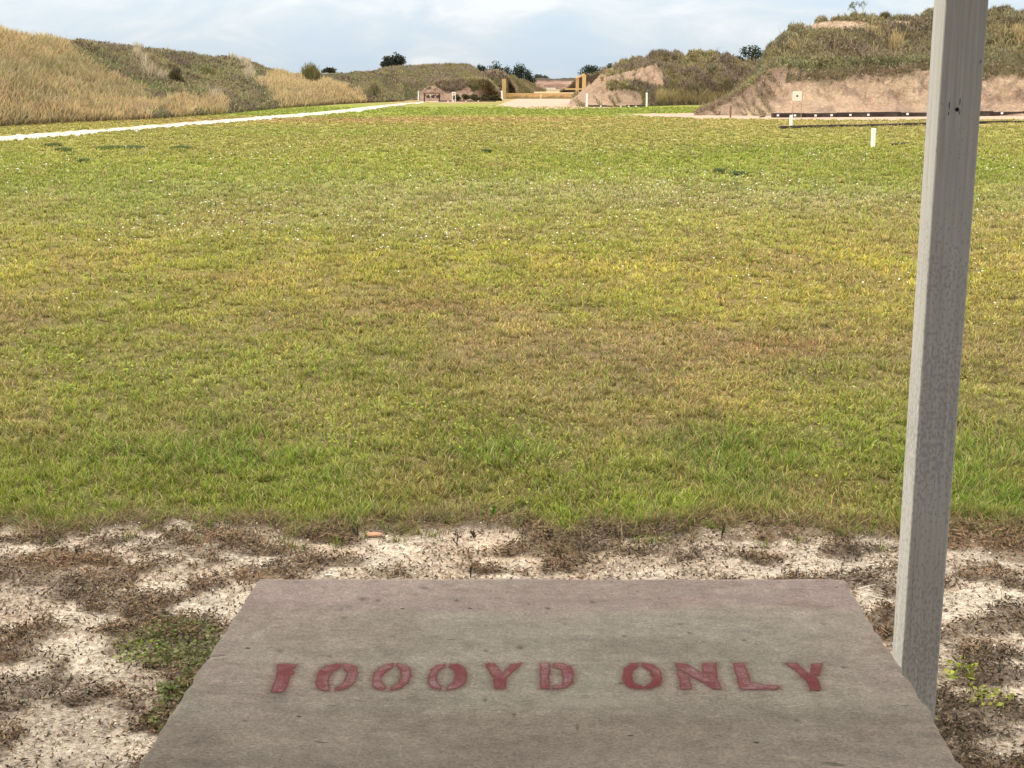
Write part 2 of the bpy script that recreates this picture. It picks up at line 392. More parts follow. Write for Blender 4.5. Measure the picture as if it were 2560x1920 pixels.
# ------------------------------------------------------------------ earth banks
def loft(name, rows, nu, nv, amp=.3, sc=.45, colf=None, label='', back=9.0, rill=0.0, smooth_it=3, drop=-.25):
    """rows: list of point lists [(px,py,dist|None)], from the foot to the crest; a back slope is added."""
    u = np.linspace(0, 1, nu); R3 = []
    for r in rows:
        r = [(q if len(q) == 3 else (q[0], q[1], None)) for q in r]
        s = np.linspace(0, 1, len(r)) if False else (np.array([q[0] for q in r], float)-r[0][0])/(r[-1][0]-r[0][0])
        pts = np.array([onz(q[0], q[1], 0.0) if q[2] is None else aty(q[0], q[1], q[2]) for q in r])
        R3.append(np.stack([np.interp(u, s, pts[:, i]) for i in range(3)], -1))
    foot = R3[0].copy(); foot[:, 2] = drop
    crest = R3[-1]; d = crest[:, :2]/np.linalg.norm(crest[:, :2], axis=1)[:, None]
    if back < 0: d = np.broadcast_to(np.array([-1., .1]), d.shape); back = -back
    b1 = crest.copy(); b1[:, :2] += d*back*.3; b1[:, 2] *= .93
    b2 = crest.copy(); b2[:, :2] += d*back*1.3; b2[:, 2] = -.3
    K = [foot] + R3[1:] + [b1, b2]
    seg = []
    nb = len(K)-1
    for i in range(nb):
        m = nv if i < nb-2 else max(nv//3, 6)
        f = np.linspace(0, 1, m, endpoint=(i == nb-1))
        seg.append(K[i][:, None]*(1-f)[None, :, None] + K[i+1][:, None]*f[None, :, None])
    V = np.concatenate(seg, 1)
    for _ in range(smooth_it):
        V[:, 1:-1] = (V[:, :-2] + 2*V[:, 1:-1] + V[:, 2:])/4
    hh = np.clip(V[..., 2]/1.2, 0, 1)
    n = (fbm(V[..., 0]*sc, V[..., 1]*sc*.7, V[..., 2]*sc, 5)-.5)*2*amp
    n += (fbm(V[..., 0]*sc*5, V[..., 1]*sc*4, V[..., 2]*sc*5, 3)-.5)*.7*amp
    if rill:
        n += (fbm(V[..., 0]*1.5+V[..., 2]*.8, V[..., 2]*.9, 3.3, 4)-.5)*rill*hh
        rg = 1-np.abs(fbm(V[..., 0]*1.1-V[..., 2]*.7, V[..., 2]*1.3, 8.3, 4)-.5)*5; n += np.clip(rg, 0, 1)*.22*rill*hh
    V[..., 2] += n*hh; V[..., 1] -= n*hh*.6
    C = colf(V) if colf else np.full(V.shape, .3)
    o = mesh_np(name, V, [gridfaces(V.shape[0], V.shape[1])], C.reshape(-1, 3), M_SOIL, smooth=True)
    tag(o, label, 'earth bank', kind='structure')
    return V
def scatter(V, n, dens=None):
    A, B, Cc = V[:-1, :-1], V[1:, :-1], V[:-1, 1:]
    cen = (V[:-1, :-1] + V[1:, 1:])/2
    w = np.linalg.norm(np.cross(B-A, Cc-A), axis=-1)
    px, py = proj(cen); dist = np.linalg.norm(cen[..., :2], axis=-1)
    w = w*(cen[..., 2] > -.05)/dist
    if dens is not None: w = w*dens(cen, px, py)
    w = w.ravel(); w = w/w.sum(); k = rng.choice(len(w), n, p=w)
    i, j = np.unravel_index(k, cen.shape[:2]); a, b = rng.random((n, 1)), rng.random((n, 1))
    return V[i, j]*(1-a)*(1-b) + V[i+1, j]*a*(1-b) + V[i, j+1]*(1-a)*b + V[i+1, j+1]*a*b
DRY = np.array([.455,.345,.175]); DRYO = np.array([.49,.36,.19]); OLV = np.array([.265,.228,.115]); DKB = np.array([.165,.126,.092])
GRN = np.array([.175,.178,.080]); PALE = np.array([.42,.35,.24]); PINK = np.array([.70,.49,.35]); PINKD = np.array([.52,.36,.27])
def stuffobj(name, parts, mat, label, cat):
    V, F_, C = merge(parts); o = mesh_np(name, V, F_, C, mat); tag(o, label, cat, kind='stuff'); return o
def vegc(P, a, b, c=None, s=.5):
    n = fbm(P[:, 0]*s, P[:, 1]*s*.6, P[:, 2]*s, 4)
    C = mixc(a, b, ss(n, .38, .62))
    if c is not None: C = mixc(C, c, ss(fbm(P[:, 0]*s*1.7+9, P[:, 1]*s, P[:, 2]*s*1.7, 3), .55, .7))
    return C

# --- left bank, running away from the viewer
def dryL(px, py):                 # where tall straw covers the left bank in the picture
    px = px + (fbm(px*.05, py*.07, 8, 3)-.5)*36
    e1 = np.interp(px, [-400,0,150,170,230,290,340,370,385,400], [-50,-50,85,135,165,205,225,260,285,400])
    m = ss(py-e1, -4, 6)*(1-ss(px, 380, 400))
    m = np.maximum(m, ellm(px, py, [(455,275,50,22,1.3),(535,272,40,20,1.1),(380,275,30,14)]) > .5)
    e2 = np.interp(px, [640,655,690,715,740,790,830,860,900,935], [205,180,175,190,196,200,210,216,234,262])
    nn = (fbm(px*.05, py*.07, 3, 3)-.5)*40
    m = np.maximum(m, (py > e2+2)*(px > np.interp(py, [165,175,207,235,265,290], [720,697,652,668,695,705])+nn)*(px < 940))
    return np.clip(m, 0, 1)
def colL(V):
    px, py = proj(V); d = dryL(px, py)
    n = fbm(V[..., 0]*.5, V[..., 1]*.3, V[..., 2]*.5, 4)
    C = mixc(DKB*.9, OLV*.8, ss(n, .4, .6)); return mixc(C, DRY*.5, d)
VL = loft('hill', [
  [(-330,352),(0,318),(200,308),(400,300),(580,286),(700,272),(850,261),(950,256.5),(1010,254)],
  [(-330,235,55),(0,228,64),(200,220,76),(400,222,92),(580,222,104),(700,222,120),(850,226,142),(950,226,160),(1010,230,172)],
  [(-330,55,60),(0,84,78),(60,99,82),(90,108,84),(165,108,90),(230,114,95),(360,126,106),(440,137,114),(560,149,130),(640,164,142),(690,187,150),(740,194,158),(830,192,170),(900,184,180),(955,180,188),(1010,176,192)]],
  520, 26, .28, .35, colL, 'long grass-covered earth bank rising on the left beside the path', back=10)
P = scatter(VL, 85000, lambda c, px, py: dryL(px, py)+.003)
n = len(P); px, py = proj(P)
hgt = (.38+.45*rng.random(n))*(1+.4*(fbm(P[:, 0]*.7, P[:, 1]*.5, 5, 3)-.5)*2)*np.interp(py, [250,300,320],[1,.9,.6])
nn = fbm(P[:, 0]*.6, P[:, 1]*.35, P[:, 2]*.6, 4)
C = mixc(DRY, OLV*1.25, ss(nn, .46, .62)*.85); C = mixc(C, [.42,.26,.13], (rng.random(n) < .25)*.7); C = mixc(C, DRYO*1.05, ss(px, 640, 680)*.6); C = mixc(C, PALE, (rng.random(n) < .16)*.8); C = mixc(C, OLV*.9, rng.random(n) < .14)
C = mixc(C, OLV*1.1, ellm(px, py, [(150,185,110,30,.9),(90,190,60,14,.8),(200,170,40,30,.6)]))
sc_ = np.sqrt(P[:, 1]/60)
tall = blades(P, hgt, .045*sc_, .2+.6*rng.random(n), jit(C*(.7+.6*fbm(P[:,0]*1.4,P[:,1]*1.0,P[:,2]*1.4,3))[:, None], n, .35), 1.3, .3)
stuffobj('dry_grass', [tall], M_BLADE, 'tall straw coloured grass covering the slope of the left bank', 'grass')
P = scatter(VL, 60000, lambda c, px, py: (1-dryL(px, py)*.97)*(.3+ss(fbm(c[...,0]*.4,c[...,1]*.3,c[...,2]*.4,3),.35,.55)))
n = len(P); P[:, 2] += .1*rng.random(n); px, py = proj(P)
C = vegc(P, DKB*1.05, OLV*1.05, GRN*1.1, .45)
C = mixc(C, PALE*.8, ellm(px, py, [(385,192,14,14,.9),(340,145,26,26,.9),(410,200,30,9,.9),(365,170,16,26,.9),(230,118,30,8,.5),(290,122,30,9,.7),(590,150,20,16,.9),(625,190,20,24,.7),(400,130,16,6,.8)])*(rng.random(n) < .75))
C = mixc(C, GRN*1.3, ellm(px, py, [(260,160,50,30,.4),(560,190,60,25,.4),(620,200,40,25,.6),(370,225,50,22,.5)]))
C = mixc(C, [.21,.17,.12], ellm(px, py, [(700,265,80,20,.7),(620,245,50,30,.5)]))
w1 = blades(P, .22+.25*rng.random(n), .06*np.sqrt(P[:, 1]/60), .3+.6*rng.random(n), jit(C, n, .35), 1.2, .5)
P2 = scatter(VL, 22000, lambda c, px, py: (1-dryL(px, py))*ss(fbm(c[...,0]*.9,c[...,1]*.6,c[...,2]*.9,3),.45,.6)+.0)
n2_ = len(P2); P2[:, 2] += .05+.3*rng.random(n2_)
w2 = leaves(P2, .16+.14*rng.random(n2_), jit(vegc(P2, DKB*.8, OLV*.9, GRN, .6), n2_, .35), .7)
P5 = scatter(VL, 3200, lambda c, px, py: np.clip(ellm(px, py, [(345,140,12,14),(362,165,8,16),(380,188,14,10),(405,200,18,7),(590,148,16,8),(615,160,12,14),(625,190,14,16),(540,252,16,12),(400,128,12,4),(660,215,14,12,.7)])-.25, 0, 1)); n5 = len(P5)
w3 = blades(P5, .4+.45*rng.random(n5), .045*np.sqrt(P5[:, 1]/60), .1+.4*rng.random(n5), jit(PALE*1.0, n5, .3), 1.2, .6)
stuffobj('weeds', [w1, w2, w3], M_LEAF, 'dark matted weeds on the far part of the left bank', 'weeds')

def simplebank(name, rows, nu, nv, soil, vegA, vegB, vegC, nveg, label, lab2, mask=None, size=.3, amp=.3, sc=.35, dens=None, back=9, rill=0, colf=None, tallf=0):
    def cf(V):
        if colf: return colf(V)
        px, py = proj(V); m = mask(px, py, V) if mask is not None else np.ones(px.shape)
        return mixc(soil, np.array(vegA)*.8, m)
    V = loft(name, rows, nu, nv, amp, sc, cf, label, back=back, rill=rill)
    if nveg:
        df = (lambda c, px, py: (mask(px, py, c) if mask is not None else 1)*(.25+ss(fbm(c[...,0]*.5,c[...,1]*.35,c[...,2]*.5,3),.35,.55)))
        P = scatter(V, nveg, df); n = len(P); P[:, 2] += .15*rng.random(n)*size/.3
        C = jit(vegc(P, vegA, vegB, vegC, .5), n, .35)
        k = int(n*.6)
        a = blades(P[:k], size*(.7+.8*rng.random(k)), size*.2*np.ones(k), .3+.6*rng.random(k), C[:k], 1.2, .5)
        b = leaves(P[k:], size*(.5+.6*rng.random(n-k)), C[k:], .7)
        stuffobj('weeds', [a, b], M_LEAF, lab2, 'weeds')
    return V

# --- bank across the end of the left side, carrying a small tree
VM1 = simplebank('hill', [
  [(880,256),(960,252),(1060,250),(1180,247),(1246,246)],
  [(880,225,172),(960,215,176),(1060,207,178),(1180,207,178),(1246,232,182)],
  [(880,183,190),(925,183,192),(945,176,193),(965,171,194),(1000,167,195),(1060,165,196),(1120,163,196),(1172,163,196),(1186,170,197),(1200,182,197),(1228,204,197),(1246,226,197)]],
  260, 18, OLV, OLV*1.0, DKB*1.55, GRN*1.3, 42000, 'brown-green earth bank behind the low mound, small tree at its top', 'low brown and green scrub on the bank behind the hanging rack', size=.30, amp=.22)
# --- low mound in front of it
def mm2(px, py, V):
    n = fbm(V[...,0]*.45, V[...,1]*.3, V[...,2]*.9, 4)
    return np.clip(ss(n + (219-py)*.014 + ss(px, 1130, 1180)*.12 + (fbm(V[...,0]*1.4, V[...,1], V[...,2]*2.2, 3)-.5)*.35 - .035, .45, .58), 0, 1)*.98
VM2 = simplebank('hill', [
  [(1050,253.5),(1110,253),(1180,253),(1240,251),(1256,249.5)],
  [(1050,228,160),(1064,220,161),(1090,212,162),(1120,207,163),(1160,204.5,163),(1200,205,163),(1218,207,163),(1230,218,163),(1243,236,163),(1256,249,163)]],
  220, 26, PINKD*1.05, OLV*1.1, DKB*1.6, [.15,.15,.06], 17000, 'low pinkish mound with weeds on its top behind the hanging rack', 'ragged weeds on the low pinkish mound', mask=mm2, size=.34, amp=.22, sc=.6, rill=.5, back=6)
# --- shoulder right of it and further spurs
simplebank('hill', [
  [(1175,243),(1215,243),(1262,243),(1290,241)],
  [(1175,192,222),(1200,188,222),(1215,187,222),(1245,182,222),(1256,184,222),(1266,193,222),(1280,210,222),(1290,226,222)]],
  120, 18, DKB*1.5, DKB*1.7, OLV*1.0, DKB*2.2, 9000, 'brown shoulder of earth left of the timber gate post', 'thin brown weeds on the shoulder of earth left of the gate', size=.5, amp=.4)
simplebank('hill', [
  [(1240,235),(1290,235),(1334,234)],
  [(1240,192,328),(1262,193,328),(1283,191,328),(1298,202,328),(1318,218,334),(1334,229,345)]],
  90, 14, [.24,.19,.10], [.19,.17,.075], [.25,.20,.10], None, 7000, 'olive spur of earth seen through the timber gate', 'short olive grass on the nearer spur seen through the gate', size=.45, amp=.4)
simplebank('hill', [
  [(1285,229.5),(1320,229.5),(1366,229)],
  [(1285,206,452),(1300,202,452),(1307,200,452),(1325,208,452),(1345,219,455),(1366,227,465)]],
  80, 12, [.30,.23,.14], [.24,.19,.10], [.30,.23,.13], None, 3500, 'tan spur of earth further off, seen through the timber gate', 'sparse tan grass on the further spur seen through the gate', size=.5, amp=.5)
# --- bank at the far end of the long range
def colF(V):
    px, py = proj(V); n = fbm(V[..., 0]*.12, V[..., 1]*.1, V[..., 2]*.5, 4)
    C = mixc([.46,.30,.235], [.34,.22,.17], ss(n + (py < 207)*.08, .45, .6))
    return mixc(C, [.10,.08,.06], ss(202+(n-.5)*10-py, -1.5, 1.5))
simplebank('hill', [
  [(1318,223),(1345,223),(1420,223),(1450,223)],
  [(1318,207,850),(1345,207,850),(1420,207,850),(1450,207,850)],
  [(1318,205,865),(1333,197,865),(1343,195,865),(1365,196,865),(1385,198,865),(1410,195,865),(1432,194.5,865),(1450,194,865)]],
  120, 12, PINKD, DKB, OLV, None, 0, 'distant pink earth bank with a dark rim at the end of the range', '', amp=.7, sc=.12, back=20, colf=colF)
# --- dark bank behind the right gate posts
simplebank('hill', [
  [(1400,231),(1440,231),(1500,231),(1570,231)],
  [(1400,230,394),(1418,222,394),(1430,208,394),(1440,197,394),(1455,188,394),(1485,184,394),(1530,178,394),(1570,176,394)]],
  120, 16, DKB*1.3, DKB*1.3, OLV*.9, GRN, 9000, 'dark scrubby bank behind the right gate posts', 'dark scrub on the bank behind the right gate posts', size=.5, amp=.4)
# --- middle bank right of the gate
def mr2(px, py, V):
    n = fbm(V[...,0]*.5, V[...,1]*.4, V[...,2]*.8, 4)
    bare = np.zeros(np.shape(px))
    e = np.interp(px, [1440,1500,1540,1600,1640,1655,1660], [262,196,186,170,160,175,205])
    lo = np.interp(px, [1440,1520,1600,1630,1665], [300,203,203,214,222])
    up = ((py > e)*(py < lo)*(px < 1658))
    lo2 = np.interp(px, [1440,1500,1560,1590,1600,1625], [255,228,222,228,232,300])
    dn = (py > lo2)*(px < 1600+(n-.5)*60)
    lf = (px < 1516)*(py > 186)
    bare = np.clip(up*1. + dn + lf, 0, 1)
    m = 1-bare + .42*ss(fbm((px*.55+py*.83)*.02, (py*.55-px*.83)*.13, 4, 3), .52, .62)*(px < 1600)
    return np.clip(ss(m + (n-.5)*1.1, .35, .65), 0.0, 1)
OLV0 = OLV; OLV = OLV*1.15; DKB = DKB*1.15
VR2 = simplebank('hill', [
  [(1425,267),(1470,268),(1620,266),(1700,263),(1780,262),(1900,261),(1990,262)],
  [(1425,250,124),(1470,232,123),(1520,204,122),(1580,203,122),(1640,212,124),(1700,214,127),(1780,212,130),(1900,215,132),(1990,220,132)],
  [(1425,250,138),(1470,222,138),(1500,198,138),(1524,177,138),(1550,162,138),(1602,153,138),(1652,144,138),(1683,142,138),(1718,145,138),(1760,143,138),(1799,145,138),(1828,153,138),(1863,168,138),(1900,186,138),(1990,215,138)]],
  340, 24, PINK*.92, OLV*1.05, DKB*1.3, [.24,.20,.085], 34000, 'sandy and grassy earth bank between the gate and the large right bank', 'olive and brown weeds on the middle bank right of the gate', mask=mr2, size=.27, amp=.34, sc=.5, rill=1.5)
P = scatter(VR2, 5000, lambda c, px, py: (px > 1640)*ss(py, 236, 250)*(py < 264)+.0); n = len(P)
stuffobj('dry_grass', [blades(P, .5+.5*rng.random(n), .06, .1+.3*rng.random(n), jit(mixc(DRY*.9, OLV*1.2, rng.random(n) < .5), n, .25), 1.2, .5)], M_BLADE, 'fringe of upright straw grass at the foot of the middle bank', 'grass')
OLV = OLV0
# --- saddle behind, carrying a round tree
simplebank('hill', [
  [(1790,246),(1850,246),(1950,246),(2000,246)],
  [(1790,160,202),(1830,152,202),(1870,151,202),(1915,151,202),(1960,150,202),(2000,150,202)]],
  90, 14, OLV, OLV*.95, DKB*1.2, GRN, 5000, 'green saddle of earth joining the middle and large right banks', 'dark green weeds on the saddle between the two right banks', size=.4, amp=.3)
# --- large right bank
def e_ledge(px): return np.interp(px, [1760,1850,1890,1915,1960,2050,2340,2600,3000], [285,243,212,182,172,166,156,150,150])
def mr1(px, py, V):
    n = fbm(V[...,0]*.55, V[...,1]*.4, V[...,2]*.8, 4); n2 = fbm(V[...,0]*1.5, V[...,1]*1.0, V[...,2]*2.0, 3)
    d = py - e_ledge(px)
    m = 1 - ss(d + (n-.5)*60 + (n2-.5)*36, 22, 42)
    m = np.where(d < 6, 1, m)
    top = ellm(px, py, [(2060,65,60,9,1.2),(2130,62,45,9,1.3),(2180,70,26,8,.9),(2250,57,30,6,1.1),(2100,57,60,5,1.1),(2150,150,30,3,.8),(2230,148,30,3,.7),(1960,176,45,6,1.1),(2000,185,25,6,.8)])
    m = m*(1-np.clip(ss(top, .45, .65), 0, 1))
    le = ss(-(px - np.interp(py, [130,180,240,290], [1800,1935,1870,1790])), -18, 10)  # left diagonal flank: streaky
    st = fbm((px*.62+py*.78)*.016, (py*.62-px*.78)*.10, 4, 4)
    m = np.where((px < 1965) & (d > -8), np.maximum(m*.3*(d < 2), ss(st-(py-170)*.0006, .52, .60)*.8*ss(1965-px+(n-.5)*80, 0, 60)), m)
    return np.clip(m, 0, 1)
def colR1(V):
    px, py = proj(V); m = mr1(px, py, V); n = fbm(V[...,0]*.35, V[...,1]*.3, V[...,2]*.6, 4)
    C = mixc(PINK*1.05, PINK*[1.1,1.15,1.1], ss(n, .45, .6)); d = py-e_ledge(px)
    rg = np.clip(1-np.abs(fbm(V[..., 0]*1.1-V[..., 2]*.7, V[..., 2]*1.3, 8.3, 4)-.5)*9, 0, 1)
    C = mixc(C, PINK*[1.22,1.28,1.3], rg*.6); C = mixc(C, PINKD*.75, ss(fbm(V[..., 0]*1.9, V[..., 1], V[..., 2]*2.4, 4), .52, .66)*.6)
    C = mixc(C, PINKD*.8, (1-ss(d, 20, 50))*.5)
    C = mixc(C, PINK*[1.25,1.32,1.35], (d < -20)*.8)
    return mixc(C, OLV*.9, m)
VR1 = loft('hill', [
  [(1735,289),(1850,290),(2000,292),(2300,292),(2700,290),(3100,288)],
  [(1735,287,81),(1800,268,82),(1850,246,82),(1885,216,83),(1905,188,84),(1930,176,85),(1960,171,85),(2050,165,85),(2340,155,85),(2700,148,84),(3100,146,82)],
  [(1735,286,84),(1800,265,84.5),(1850,240,85),(1885,212,86),(1905,184,87),(1918,170,88),(1960,163,88),(2050,157,88),(2340,146,88),(2700,141,87),(3100,140,85)],
  [(1735,285,88),(1800,262,88),(1850,236,89),(1885,205,90),(1905,178,91),(1917,150,92),(1938,125,93),(1960,105,94),(2000,95,94),(2050,82,95),(2100,75,95),(2200,72,95),(2340,70,94),(2700,62,93),(3100,60,90)],
  [(1735,284,98),(1800,258,98),(1850,228,98),(1885,196,98),(1902,168,98),(1915,134,98),(1938,120,98),(1955,104,98),(1972,84,98),(2020,72,98),(2050,62,98),(2100,56,98),(2160,52,98),(2250,48,98),(2340,42,98),(2480,38,97),(2700,36,96),(3100,40,93)]],
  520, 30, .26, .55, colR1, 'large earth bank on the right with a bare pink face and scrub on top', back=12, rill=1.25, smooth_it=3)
for spec in [0]:
    df = lambda c, px, py: mr1(px, py, c)*(.3+ss(fbm(c[...,0]*.6,c[...,1]*.5,c[...,2]*.6,3),.35,.55))*(1+ (py < e_ledge(px)))
    P = scatter(VR1, 90000, df); n = len(P); P[:, 2] += .12*rng.random(n); px, py = proj(P); d = py-e_ledge(px)
    C = vegc(P, OLV*1.05, [.20,.165,.11], [.27,.25,.15], .55)
    C = mixc(C, [.27,.185,.13], np.maximum(ss(d, 4, 14)*.85, (px < 1900)*(d > -12)*.8))
    C = mixc(C, DKB*1.2, ellm(px, py, [(2150,125,130,22,.75),(2060,110,60,14,.4),(2300,55,60,6,.9)]))
    C = mixc(C, [.20,.22,.085], ellm(px, py, [(2000,165,60,16,.6),(2080,168,60,10,.8),(2200,152,120,6,.8),(2450,150,200,6,.7)]))
    C = jit(C, n, .38); k = int(n*.62)
    a = blades(P[:k], .13+.22*rng.random(k), .045, .3+.7*rng.random(k), C[:k], 1.25, .4)
    b = leaves(P[k:], .12+.13*rng.random(n-k), C[k:], .7)
    P3 = scatter(VR1, 2200, lambda c, px, py: ellm(px, py, [(2240,112,15,22,1),(2200,85,36,12,.5),(2090,115,30,14,.4),(2548,95,18,26,.8),(1985,118,20,16,.4),(2500,90,20,20,.4)])**2+.004*(py < e_ledge(px)))
    n3 = len(P3); cc = blades(P3, .3+.5*rng.random(n3), .04, .1+.45*rng.random(n3), jit(DRY*.85, n3, .35), 1.2, .5)
    stuffobj('weeds', [a, b, cc], M_LEAF, 'olive and brown scrub over the large right bank', 'weeds')
# overhanging clods and roots along the lip of the pink face
P = scatter(VR1, 2600, lambda c, px, py: (px > 1930)*np.exp(-((py-e_ledge(px)-22)/14)**2)*ss(fbm(c[...,0]*1.1, c[...,1], c[...,2]*1.5, 3), .48, .6)); n = len(P)
stuffobj('roots', [blades(P+[0,-.05,0], -(.2+.4*rng.random(n)), .035, .4*rng.random(n), jit([.13,.085,.06], n, .3), 1., .8)], M_DEAD, 'brown roots trailing over the lip of the pink face', 'roots')

# ------------------------------------------------------------------ trees and shrubs
def tree(name, px, pyt, pyb, Y, wpx, label, lobes=6, n=1700, colr=(.035,.048,.030), leaf=.22, ground=0.0, group=None, cat='tree', open_=.0, seed=1, spikes=False):
    r = np.random.default_rng(seed); k = Y/F
    base = aty(px, pyb, Y); top = aty(px, pyt, Y); wm = wpx*k; zb = base[2]; hcr = top[2]-zb
    z0 = ground if ground is not None else zb
    root = empty(name, (base[0], Y, z0)); tag(root, label, cat, group)
    off = np.array([0, 0, zb-z0])
    # limbs
    tl = [tube([[0,0,-.2],[.02,0,off[2]*.6+.05],[0,0,off[2]+hcr*.25],[0,.0,off[2]+hcr*.6]], [wm*.05+.03, wm*.04+.03, wm*.03+.02, .02], 7)]
    cen = []
    for i in range(lobes):
        a = i/lobes*2*np.pi + r.random(); rr = wm*(.18+.2*r.random()); zc = off[2]+hcr*(.22+.58*r.random()*(1-.6*rr/wm))
        cc = np.array([math.cos(a)*rr, math.sin(a)*rr*.8, zc]); cen.append(cc)
        tl.append(tube([[0,0,off[2]*.7+hcr*.08],[cc[0]*.5, cc[1]*.5, (zc+off[2])*.5+hcr*.08], cc], [wm*.02+.015, .02, .01], 5))
    cen.append(np.array([0,0,off[2]+hcr*.78])); cen.append(np.array([wm*.05,0,off[2]+hcr*.5])); cen = np.array(cen)
    tubes_obj('trunk', tl, M_BARK, root)
    li = r.integers(0, len(cen), n); d = r.normal(size=(n, 3)); d /= np.linalg.norm(d, axis=1)[:, None]
    rad = (.28*wm + .0)*r.random(n)**.45*(1+.35*r.random(n))
    P = cen[li] + d*rad[:, None]*[1, .9, min(1.0, hcr/wm*.9)]
    zt_ = np.quantile(P[:, 2], .995); P[:, 2] = off[2]-.05*hcr + (P[:, 2]-P[:, 2].min())/(zt_-P[:, 2].min())*hcr*1.08
    if open_:
        P = P[fbm(P[:, 0]/wm*5+seed, P[:, 1]/wm*5, P[:, 2]/wm*5, 3) > open_]
    m = len(P); leaf_tone = .7+.6*vn(P[:, 0]/wm*6, P[:, 1]/wm*6, P[:, 2]/wm*6+seed)  # leaf colour varied in clumps by noise
    C = jit(colr, m, .3)*leaf_tone[:, None]
    if spikes: V, Fc, Cc = blades(P, leaf*(1.2+rng.random(m)), leaf*.16, .1+.5*rng.random(m), C, 1.2, .8)
    else: V, Fc, Cc = leaves(P, leaf*(.6+.8*rng.random(m)), C, .65)
    mesh_np('crown', V, Fc, Cc, M_LEAF, root)
    return root
tree('small_tree', 968, 142, 171, 197, 36, 'small dark tree on the bank above the hanging rack, left one of a touching pair', 5, 1500, (.045,.052,.036), .26, 3.0, seed=2, group='trees on the bank above the rack')
tree('small_tree', 991, 135, 170, 198, 44, 'small dark tree on the bank above the rack, taller right one of a touching pair', 6, 1800, (.045,.052,.036), .26, 3.0, seed=3, group='trees on the bank above the rack')
gt = 'dark trees beyond the timber gate'
tree('evergreen_tree', 1200, 165, 208, 345, 32, 'small dark tree, leftmost of those behind the timber gate', 6, 1500, (.026,.038,.024), .45, seed=4, group=gt)
tree('evergreen_tree', 1240, 157, 208, 475, 46, 'spreading dark evergreen, the highest one beyond the timber gate', 7, 2200, (.026,.038,.024), .45, seed=5, group=gt)
tree('evergreen_tree', 1268, 168, 212, 480, 34, 'short dark tree between the two tallest beyond the timber gate', 6, 1500, (.028,.04,.026), .45, seed=6, group=gt)
tree('evergreen_tree', 1297, 161, 216, 477, 46, 'broad dark evergreen with a jagged top above the olive spur', 8, 2400, (.024,.036,.022), .45, seed=7, group=gt)
tree('evergreen_tree', 1322, 178, 220, 481, 30, 'low dark tree sloping down, rightmost of the group beyond the gate', 6, 1500, (.026,.038,.024), .42, seed=8, group=gt)
tree('distant_tree', 1345, 187, 205, 900, 28, 'tiny grey-green tree beside the far pink bank, left of its rim', 5, 700, (.06,.075,.055), .9, seed=9, group='far grey-green trees')
tree('distant_tree', 1362, 189, 205, 905, 20, 'tiny grey-green tree just behind the rim of the far pink bank', 5, 500, (.06,.075,.055), .9, seed=10, group='far grey-green trees')
tree('round_tree', 1473, 164, 196, 402, 52, 'dark rounded tree behind the tall right gate posts', 7, 2000, (.034,.046,.026), .36, seed=11)
tree('round_tree', 1526, 160, 190, 404, 24, 'small dark tree peeking over the left end of the middle bank', 5, 900, (.034,.046,.026), .36, seed=12)
tree('round_tree', 1880, 114, 158, 204, 58, 'round dark tree standing on the saddle left of the large right bank', 8, 1500, (.04,.05,.028), .24, 3.2, seed=13, open_=.40)
tree('shrub', 1846, 140, 160, 203, 30, 'low dark shrub at the left foot of the round tree on the saddle', 5, 600, (.04,.05,.028), .22, 3.2, seed=14, cat='shrub')
tree('shrub', 779, 166, 208, 138, 46, 'spiky olive shrub on the crest of the left bank', 6, 900, (.19,.17,.07), .30, 2.2, seed=15, cat='shrub', spikes=True)
tree('shrub', 444, 178, 236, 96, 40, 'olive brown bush halfway up the left bank', 6, 1100, (.10,.082,.04), .22, 1.2, seed=16, cat='shrub', spikes=True)
tree('shrub', 522, 172, 208, 108, 44, 'yellow-green low bush right of the olive brown bush on the left bank', 5, 500, (.15,.14,.045), .2, 2.0, seed=17, cat='shrub', spikes=True)
tree('distant_tree', 822, 170, 184, 420, 30, 'low dark tree top just showing over the left bank', 5, 800, (.045,.05,.036), .5, seed=18)
tree('shrub', 935, 208, 240, 150, 40, 'olive scrub bush at the far lower end of the left bank', 5, 500, (.19,.17,.085), .22, .4, seed=19, cat='shrub', spikes=True)
tree('shrub', 2212, 40, 62, 97.5, 26, 'domed grassy tussock on the crest of the large right bank', 6, 1100, (.16,.14,.07), .2, 5.5, seed=21, cat='shrub', spikes=True)
gb = 'round weed clumps in front of the low mound'
for i, (x, w_, lab) in enumerate([(1142,20,'dark green clump beside the white target on two legs, at the mound foot'),(1164,22,'second dark green clump to the right of the white target at the mound foot'),
                             (1185,26,'middle dark green clump of the row along the mound foot'),(1212,28,'wide dark green clump next to last in the row along the mound foot'),(1236,22,'last green clump of the row, nearest the timber gate')]):
    tree('weed_clump', x, 236, 250, 157, w_, lab, 5, 500, (.07,.068,.03), .16, 0, seed=30+i, cat='weeds', group=gb)

